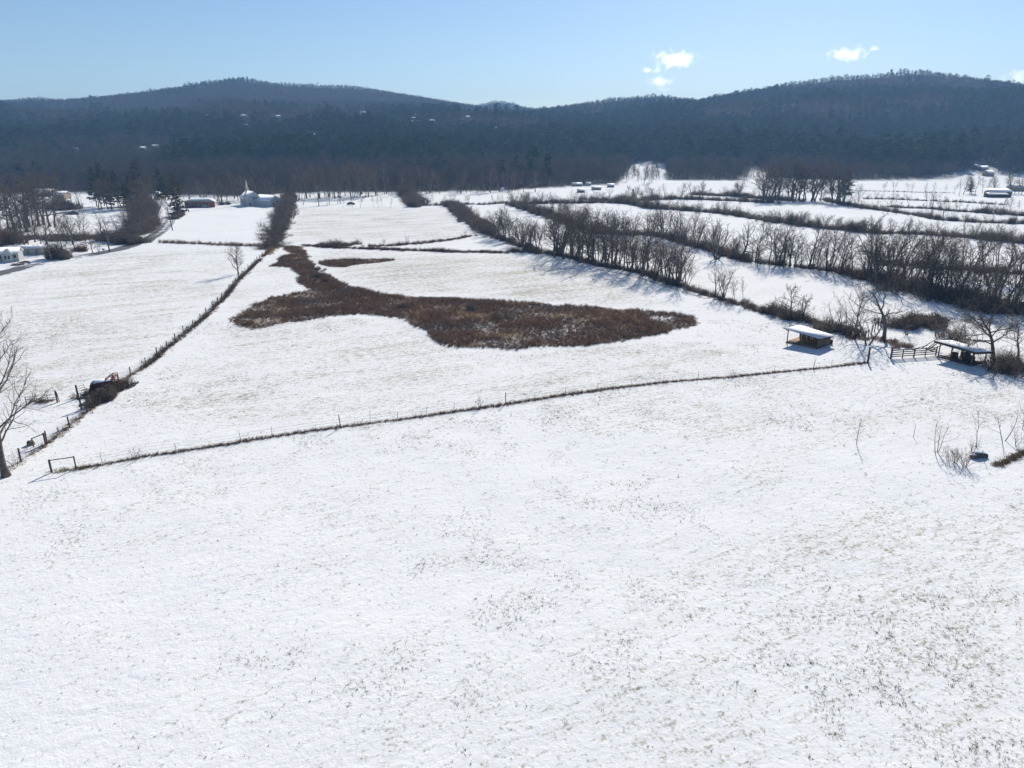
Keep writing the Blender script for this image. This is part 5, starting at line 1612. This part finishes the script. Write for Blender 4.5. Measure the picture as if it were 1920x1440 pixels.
# ---- rows of trees (heights in picture rows) ----
tree_row(['slender', 'dense'], [(920, 446), (945, 450), (960, 453)], 11, (46, 60), 'bare tree in the left clump of the row beside the slanting hedgerow', 'trees in the left clump by the slanting hedgerow', jx=3)
tree_row(['slender', 'multi'], [(970, 458), (990, 464), (1014, 470)], 10, (48, 60), 'bare tree in the right clump of the row beside the slanting hedgerow', 'trees in the right clump by the slanting hedgerow', jx=3)
tree_row(['slender', 'slender', 'round'], [(1035, 478), (1080, 487), (1120, 497), (1160, 504), (1200, 511), (1240, 522), (1275, 534)], 46, (56, 108), 'slender bare tree in the row rising from the middle field hedgerow', 'trees rising from the middle field hedgerow', jx=7, jy=5)
tree_row(['slender', 'multi'], [(1285, 540), (1330, 552), (1380, 568), (1420, 580)], 7, (34, 66), 'smaller bare tree spaced along the lower end of the middle field hedgerow', 'trees along the lower end of the middle field hedgerow', jx=5, jy=2)
tree_row(['slender', 'round', 'multi'], [(1045, 412), (1090, 425), (1140, 438), (1200, 440)], 18, (32, 52), 'bare tree in the upper row between the narrow fields', 'trees in the upper row between the narrow fields', jx=5, jy=2)
tree_row(['slender', 'round', 'multi'], [(1215, 441), (1260, 450), (1310, 463), (1350, 475)], 19, (46, 68), 'bare tree in the right half of the row between the narrow fields', 'trees in the right half of the row between the narrow fields', jx=5, jy=2)
tree_row(['slender', 'round'], [(1415, 492), (1460, 498), (1520, 503), (1580, 511), (1630, 520)], 22, (66, 96), 'tall bare tree in the row behind the white corner field', 'trees behind the white corner field', jx=6, jy=2)
tree(['slender'][0], 1480, 500, 462, 'dark vine covered stub tree in the row behind the white corner field', None)
tree_row(['dense', 'slender', 'dense'], [(1640, 530), (1690, 540), (1750, 556), (1810, 570), (1870, 580), (1925, 590)], 26, (86, 130), 'dark bare tree in the dense grove at the right edge', 'trees of the dense right grove', jx=8, jy=4)
tree_row(['slender', 'slender', 'oak'], [(1700, 508), (1760, 514), (1820, 520), (1880, 526), (1930, 530)], 18, (66, 104), 'tall straight bare tree at the back of the dense right grove', 'tall trees at the back of the dense right grove', jx=8, jy=3)
tree_row(['slender'], [(1665, 442), (1750, 446), (1850, 453), (1920, 460)], 9, (24, 40), 'bare tree standing in the ragged hedgerow at the right', 'trees in the ragged right hedgerow', jx=8)
tree(('round'), 1768, 415, 381, 'round crowned tree in the stepped terrace hedge at the right')
tree(('round'), 1810, 420, 400, 'short crooked tree below the round crowned tree at the right')
tree_row(['slender'], [(1604, 384), (1624, 386)], 2, (36, 42), 'leaning thin tree at the left end of the upper right terraces', 'thin trees at the left end of the right terraces', jx=2)
tree(('slender'), 1738, 394, 352, 'leaning dark tree alone on the upper right terraces', tilt=(0, .15))
tree_row(['slender'], [(1645, 360), (1700, 360), (1790, 362)], 10, (16, 24), 'thin roadside tree along the farthest right field', 'thin trees along the farthest right field', jx=4, stuff=True)
tree_row(['dense', 'slender'], [(1800, 366), (1850, 362), (1920, 366)], 16, (26, 46), 'bare tree in the wood around the open barn', 'trees around the open barn', jx=6, jy=4, stuff=True)
tree_row(['slender'], [(1700, 386), (1800, 394), (1915, 404)], 10, (18, 34), 'thin tree in the far terrace hedge near the open barn', 'thin trees in the far terrace hedge', jx=8, stuff=True)
tree(('pine'), 1818, 364, 340, 'dark round evergreen left of the open barn', wide=1.6)
tree_row(['dense'], [(1425, 376), (1470, 375), (1520, 376), (1585, 382)], 28, (54, 82), 'bare tree of the dark copse between the far fields', 'trees of the dark copse', jx=6, jy=3, wide=(1.1, 1.5))
tree(('pine'), 1583, 378, 319, 'tall dark pine at the right end of the copse', wide=1.25)
tree(('pine'), 1186, 381, 354, 'small dark pine in the hedge below the far clearing', wide=1.3)
tree_row(['slender', 'dense'], [(1170, 372), (1220, 372), (1270, 373), (1340, 374)], 10, (16, 34), 'bare tree below the far snowy clearing', 'trees below the far clearing', jx=8, jy=3, stuff=True)
tree_row(['slender', 'dense'], [(1168, 334), (1236, 336)], 34, (16, 30), 'thin tree standing on the far snowy clearing', 'trees on the far clearing', jx=5, jy=13, stuff=True)
tree_row(['slender'], [(800, 386), (860, 384), (950, 382), (1050, 381), (1110, 380)], 17, (16, 26), 'thin tree along the low hedge of the far white field', 'thin trees along the far white field', jx=8, stuff=True)
tree_row(['slender'], [(640, 387), (700, 389), (770, 389)], 9, (18, 24), 'small thin tree on the snowy far paddock', 'small trees on the far paddock', jx=6, jy=3)
tree_row(['dense', 'slender', 'slender'], [(556, 374), (600, 372), (660, 368), (720, 365)], 44, (46, 68), 'tall bare tree in the belt behind the far paddock', 'trees in the belt behind the far paddock', jx=6, jy=4, stuff=True)
tree_row(['dense', 'slender'], [(720, 364), (800, 362), (880, 361), (1000, 358)], 30, (34, 58), 'bare tree in the belt behind the far white field', 'trees in the belt behind the far white field', jx=6, jy=2, stuff=True)
tree_row(['slender'], [(575, 384), (610, 384), (650, 381)], 6, (34, 60), 'bare tree on the near side of the belt by the far paddock', 'near trees of the paddock belt', jx=8)
tree_row(['dense', 'round'], [(350, 378), (400, 376), (450, 376), (520, 374)], 24, (36, 56), 'bare tree behind the brick house and church', 'trees behind the brick house and church', jx=6, jy=4, stuff=True)
tree(('slender'), 459, 389, 352, 'dark bare tree leaning in front of the church', tilt=(0, -.12))
tree(('slender'), 407, 389, 368, 'thin tree between the brick house and the church')
tree(('slender'), 513, 389, 364, 'thin tree in front of the white hall')
tree(('slender'), 512, 452, 424, 'thin bare tree at the low end of the tall left hedgerow')
tree_row(['slender', 'dense'], [(1392, 338), (1444, 334)], 18, (14, 30), '', None, jx=6, jy=7, stuff=True)
# trees that stand in the hedges and thickets
tree_row(['multi', 'dense'], [(520, 440), (530, 412), (538, 390), (544, 374)], 13, (18, 36), 'tangled bare tree growing in the tall hedgerow by the church field', 'trees in the tall church field hedgerow', jx=4, jy=4)
tree_row(['dense', 'multi'], [(254, 445), (264, 428), (270, 408), (272, 388)], 16, (44, 76), 'vine hung bare tree in the thicket by the road', 'trees in the road thicket', jx=9, jy=6)
tree_row(['multi', 'dense'], [(760, 362), (770, 372), (780, 385)], 8, (16, 30), 'bare tree', None, jx=4, stuff=True)
for pth_, n_, h_ in (([(842, 383), (872, 405), (905, 430), (922, 440)], 16, (12, 26)), ([(962, 384), (1040, 410), (1130, 437)], 48, (14, 40)), ([(1160, 380), (1260, 393), (1340, 399), (1462, 418)], 34, (12, 26)),
                     ([(1462, 417), (1545, 428), (1640, 437)], 26, (16, 30)), ([(1640, 437), (1740, 440), (1850, 449), (1925, 456)], 26, (12, 30)), ([(1545, 375), (1620, 391), (1760, 412), (1930, 420)], 22, (8, 22)),
                     ([(1664, 388), (1780, 395), (1930, 405)], 20, (8, 20)), ([(960, 383), (1080, 381), (1165, 381)], 22, (10, 24)), ([(1090, 374), (1260, 373), (1450, 381)], 24, (8, 26)), ([(1300, 365), (1400, 370), (1490, 377)], 16, (14, 34)),
                     ([(1620, 373), (1720, 376), (1890, 385)], 16, (6, 18)), ([(1130, 438), (1215, 440), (1290, 457), (1400, 490)], 44, (16, 44)), ([(1035, 470), (1120, 488), (1200, 503), (1285, 530)], 44, (34, 76)), ([(1395, 488), (1500, 500), (1640, 518)], 34, (16, 60)), ([(1640, 520), (1760, 548), (1925, 582)], 16, (40, 110)), ([(920, 440), (1000, 464)], 14, (24, 48))):
    tree_row(['multi', 'dense', 'round'], pth_, n_, h_, '', None, jx=7, jy=4, wide=(.9, 1.6), stuff=True)
# left grove
tree_row(['dense', 'round'], [(-20, 434), (40, 432), (100, 420)], 22, (82, 112), 'bare tree of the brown grove at the left edge', 'trees of the left grove', jx=8, jy=9)
tree_row(['dense', 'slender'], [(0, 462), (60, 458), (160, 452)], 18, (44, 76), 'bare tree at the front of the brown left grove', 'front trees of the left grove', jx=8, jy=5)
tree(('round'), 151, 389, 334, 'pale round topped tree on the snow behind the left grove', wide=.8)
tree(('round'), 104, 386, 328, 'dark bare tree on the snow left of the pale round topped tree')
tree(('slender'), 137, 388, 366, 'small forked tree left of the pale round topped tree')
tree(('round'), 87, 476, 402, 'bare tree with forked trunk beside the leaning utility pole', wide=1.0)
tree(('round'), 119, 482, 410, 'bare tree rising out of the vine covered stump')
tree(('round'), 141, 471, 406, 'bare tree with two trunks near the road')
tree(('russet'), 174, 474, 432, 'russet crowned small tree near the road', wide=1.25)
tree(('multi'), 186, 473, 446, 'twiggy small tree right of the russet tree')
for px, py, pt in ((205, 460, 405), (237, 444, 398), (190, 452, 396), (222, 440, 402)):
    tree('round', px, py, pt, 'bare tree standing in the shaded hollow beside the vine thicket', 'trees in the shaded hollow')
for px, py, pt, kd, w in ((182, 388, 314, 'pine', .95), (196, 386, 306, 'pine', .9), (209, 389, 318, 'pine_brown', 1.0), (222, 387, 322, 'pine', 1.0)):
    tree(kd, px, py, pt, 'tall dark pine in the row on the snow at the left', 'pines in the left row', wide=w)
tree_row(['dense'], [(185, 392), (238, 390)], 7, (50, 66), 'bare tree mixed among the left pines', 'bare trees among the left pines', jx=5)
tree('pine_brown', 264, 385, 300, 'tallest brownish conifer behind the vine thicket', wide=1.2)
tree('pine_brown', 250, 392, 322, 'lower brownish conifer behind the vine thicket', wide=1.1)
tree('pine', 240, 392, 345, 'short dark evergreen left of the vine thicket', wide=1.4)
tree('pine', 304, 380, 314, 'tall dark pine right of the vine thicket')
tree('pine', 312, 381, 330, 'shorter dark pine right of the vine thicket')
tree('pine_brown', 334, 406, 322, 'brownish conifer with bare trunk at the road bend', var=0)
tree('dense', 340, 402, 340, 'bare tree beside the conifer at the road bend')
hedge([(326, 412), (334, 405), (340, 396)], 2.0, 2.0, 'dark brush at the foot of the road bend conifer', step=1.0, rows=2, name='bush', cat='bush')
for px, py, pt, lab in ((763, 457, 442, 'small tree rising from the long brush strip'), (720, 458, 447, 'twiggy shrub tree left of the next one on the brush strip'), (622, 461, 446, 'small dark tree at the left brush clump'), (872, 442, 430, 'small tree at the right tip of the curving brush strip')):
    tree('multi', px, py, pt, lab)

# the far thin trees that nobody could pick apart: one object
kk_ = sorted({(f[4], f[5]) for f in FAR_TREES})
pr_ = []
for a_, b_ in kk_:
    pr_ += [KINDS[a_][b_].trunk, KINDS[a_][b_].crown]
pts_, rt_, sc_, ix_ = [], [], [], []
for g, s_, w_, rz_, a_, b_ in FAR_TREES:
    k_ = kk_.index((a_, b_))
    for q_ in (0, 1):
        pts_.append(g); rt_.append((0, 0, rz_)); sc_.append((s_ * w_, s_ * w_, s_)); ix_.append(2 * k_ + q_)
o = scatter('far_woodland', np.array(pts_), np.array(rt_), np.array(sc_), np.array(ix_), pr_)
o['label'] = 'thin bare trees along the far fields, church and forest edge'; o['category'] = 'woodland'

# say which one: order from the left or right within each set of look-alikes
ORD = ('first', 'second', 'third', 'fourth', 'fifth', 'sixth', 'seventh', 'eighth', 'ninth', 'tenth', 'eleventh', 'twelfth')
bpy.context.view_layer.update()
sets = {}
for o in sc.objects:
    if o.parent is None and o.get('label') and o.get('category') and not o.get('kind'):
        sets.setdefault(o['label'], []).append(o)
for lab, objs in sets.items():
    if len(objs) < 2:
        continue
    def col_(o):
        x, y, z = o.matrix_world.translation
        return x / (y * CP - (z - CAMZ) * SP)
    objs.sort(key=col_)
    n_ = len(objs)
    if n_ <= 10:
        for i_, o in enumerate(objs):
            o['label'] = ('leftmost ' if i_ == 0 else 'rightmost ' if i_ == n_ - 1 else ORD[i_] + ' from left, ') + lab
    else:
        for i_, o in enumerate(objs):
            if i_ < 4: o['label'] = ('leftmost ' if i_ == 0 else ORD[i_] + ' from left, ') + lab
            elif i_ >= n_ - 4: o['label'] = ('rightmost ' if i_ == n_ - 1 else ORD[n_ - 1 - i_] + ' from right, ') + lab
            else: o['label'] = 'inner ' + lab
# ------------------------------------------------------------------ clouds and haze
def cloud_mat():
    m = bpy.data.materials.new('cloud')
    m.use_nodes = True
    nt = m.node_tree; L = nt.links; N = nt.nodes
    N.remove(N['Principled BSDF'])
    v = N.new('ShaderNodeVolumePrincipled')
    v.inputs['Color'].default_value = (1, 1, 1, 1)
    v.inputs['Anisotropy'].default_value = 0.6
    tc = N.new('ShaderNodeTexCoord')
    def vm(op, a, b):
        n = N.new('ShaderNodeVectorMath'); n.operation = op
        L.new(a, n.inputs[0])
        if b is not None: n.inputs[1].default_value = b
        return n
    c = vm('SUBTRACT', tc.outputs['Generated'], (.5, .5, .42))
    s_ = vm('MULTIPLY', c.outputs[0], (2.1, 2.1, 2.3))
    ln = vm('LENGTH', s_.outputs[0], None).outputs['Value']
    nz = N.new('ShaderNodeTexNoise'); nz.inputs['Scale'].default_value = 0.0125; nz.inputs['Detail'].default_value = 6; nz.inputs['Roughness'].default_value = .6
    ge = N.new('ShaderNodeNewGeometry')
    L.new(ge.outputs['Position'], nz.inputs['Vector'])
    def mth(op, a, b):
        n = N.new('ShaderNodeMath'); n.operation = op
        for i, q in enumerate((a, b)):
            if isinstance(q, (int, float)): n.inputs[i].default_value = q
            else: L.new(q, n.inputs[i])
        return n.outputs[0]
    val = mth('SUBTRACT', mth('ADD', 1.0, mth('MULTIPLY', mth('SUBTRACT', nz.outputs['Fac'], .5), 4.6)), mth('MULTIPLY', ln, 1.15))
    mr = N.new('ShaderNodeMapRange'); mr.interpolation_type = 'SMOOTHSTEP'
    mr.inputs['From Min'].default_value = 0.20; mr.inputs['From Max'].default_value = 1.35
    mr.inputs['To Min'].default_value = 0.0; mr.inputs['To Max'].default_value = 0.011
    L.new(val, mr.inputs['Value'])
    L.new(mr.outputs['Result'], v.inputs['Density'])
    L.new(v.outputs[0], N['Material Output'].inputs['Volume'])
    return m
M['cloud'] = cloud_mat()
def ico(sub=2):
    import bmesh
    bm = bmesh.new(); bmesh.ops.create_icosphere(bm, subdivisions=sub, radius=1)
    V = np.array([v.co[:] for v in bm.verts]); F = np.array([[v.index for v in f.verts] for f in bm.faces]); bm.free()
    return V, F
ICO = ico(3)
def cloud(px, py, wpx, hpx, label, seed, D=6500.0, n=16, dens=1):
    d = ray(px, py); c = d * D / d[1]; c[2] += CAMZ
    k = np.linalg.norm(c) / FPX
    mb = MB(); mb.add(ICO[0] * np.array([wpx * k * .56, wpx * k * .42, hpx * k * .60]), ICO[1])
    o = mb.obj('cloud', M['cloud'], smooth=True); o.location = tuple(c)
    return tag(o, label, 'cloud')
cloud(1265, 108, 92, 32, 'largest bright puff cloud right of the middle', 1, n=22)
cloud(1218, 131, 44, 12, 'thin cloud wisp below and left of the largest puff', 2, n=10)
cloud(1252, 131, 20, 12, 'little round cloud just below the largest puff', 3, n=6)
cloud(1240, 150, 54, 20, 'ragged cloud wisp low under the largest puff', 4, n=12)
cloud(1245, 166, 30, 16, 'lowest cloud scrap touching the ridge', 5, n=8)
cloud(1337, 114, 10, 10, 'tiny cloud scrap right of the largest puff', 6, n=4)
cloud(1591, 99, 70, 26, 'medium puff cloud above the right mountain', 7, n=18)
cloud(1638, 90, 20, 8, 'faint cloud scrap beside the medium puff', 8, n=4)
cloud(1911, 146, 52, 26, 'puff cloud cut by the right edge', 9, n=14)
cloud(261, 176, 30, 18, 'small cloud peeping over the left ridge', 10, n=8)
cloud(1132, 106, 8, 4, 'tiniest cloud fleck left of the largest puff', 11, n=3)

HAZE_D = 0.00016
mb = MB()
zt = 275.0
mb.box((0, 1750, (zt - 9) / 2), (6600, 4500, zt + 9))
hz_o = mb.obj('haze', None)
hm = bpy.data.materials.new('haze'); hm.use_nodes = True
hm.node_tree.nodes.remove(hm.node_tree.nodes['Principled BSDF'])
hv = hm.node_tree.nodes.new('ShaderNodeVolumePrincipled')
hv.inputs['Color'].default_value = (0.34, 0.61, 1.0, 1)
hv.inputs['Density'].default_value = HAZE_D
hv.inputs['Anisotropy'].default_value = 0.0
hm.node_tree.links.new(hv.outputs[0], hm.node_tree.nodes['Material Output'].inputs['Volume'])
hz_o.data.materials.append(hm)
hz_o['kind'] = 'stuff'; hz_o['label'] = 'thin blue winter haze over the valley'; hz_o['category'] = 'haze'
zmax = max((o.matrix_world.translation.z for o in sc.objects if o.name.startswith('radio')), default=0)
print('ZMAX terrain', Z.max(), 'mast', zmax)

from collections import Counter
print('COUNT', Counter(o.name.split('.')[0] for o in sc.objects if o.parent is None).most_common(14))
print('TRIS', sum(len(m.loops) - 2 * len(m.polygons) for m in {o.data for o in sc.objects if o.type == 'MESH'}))
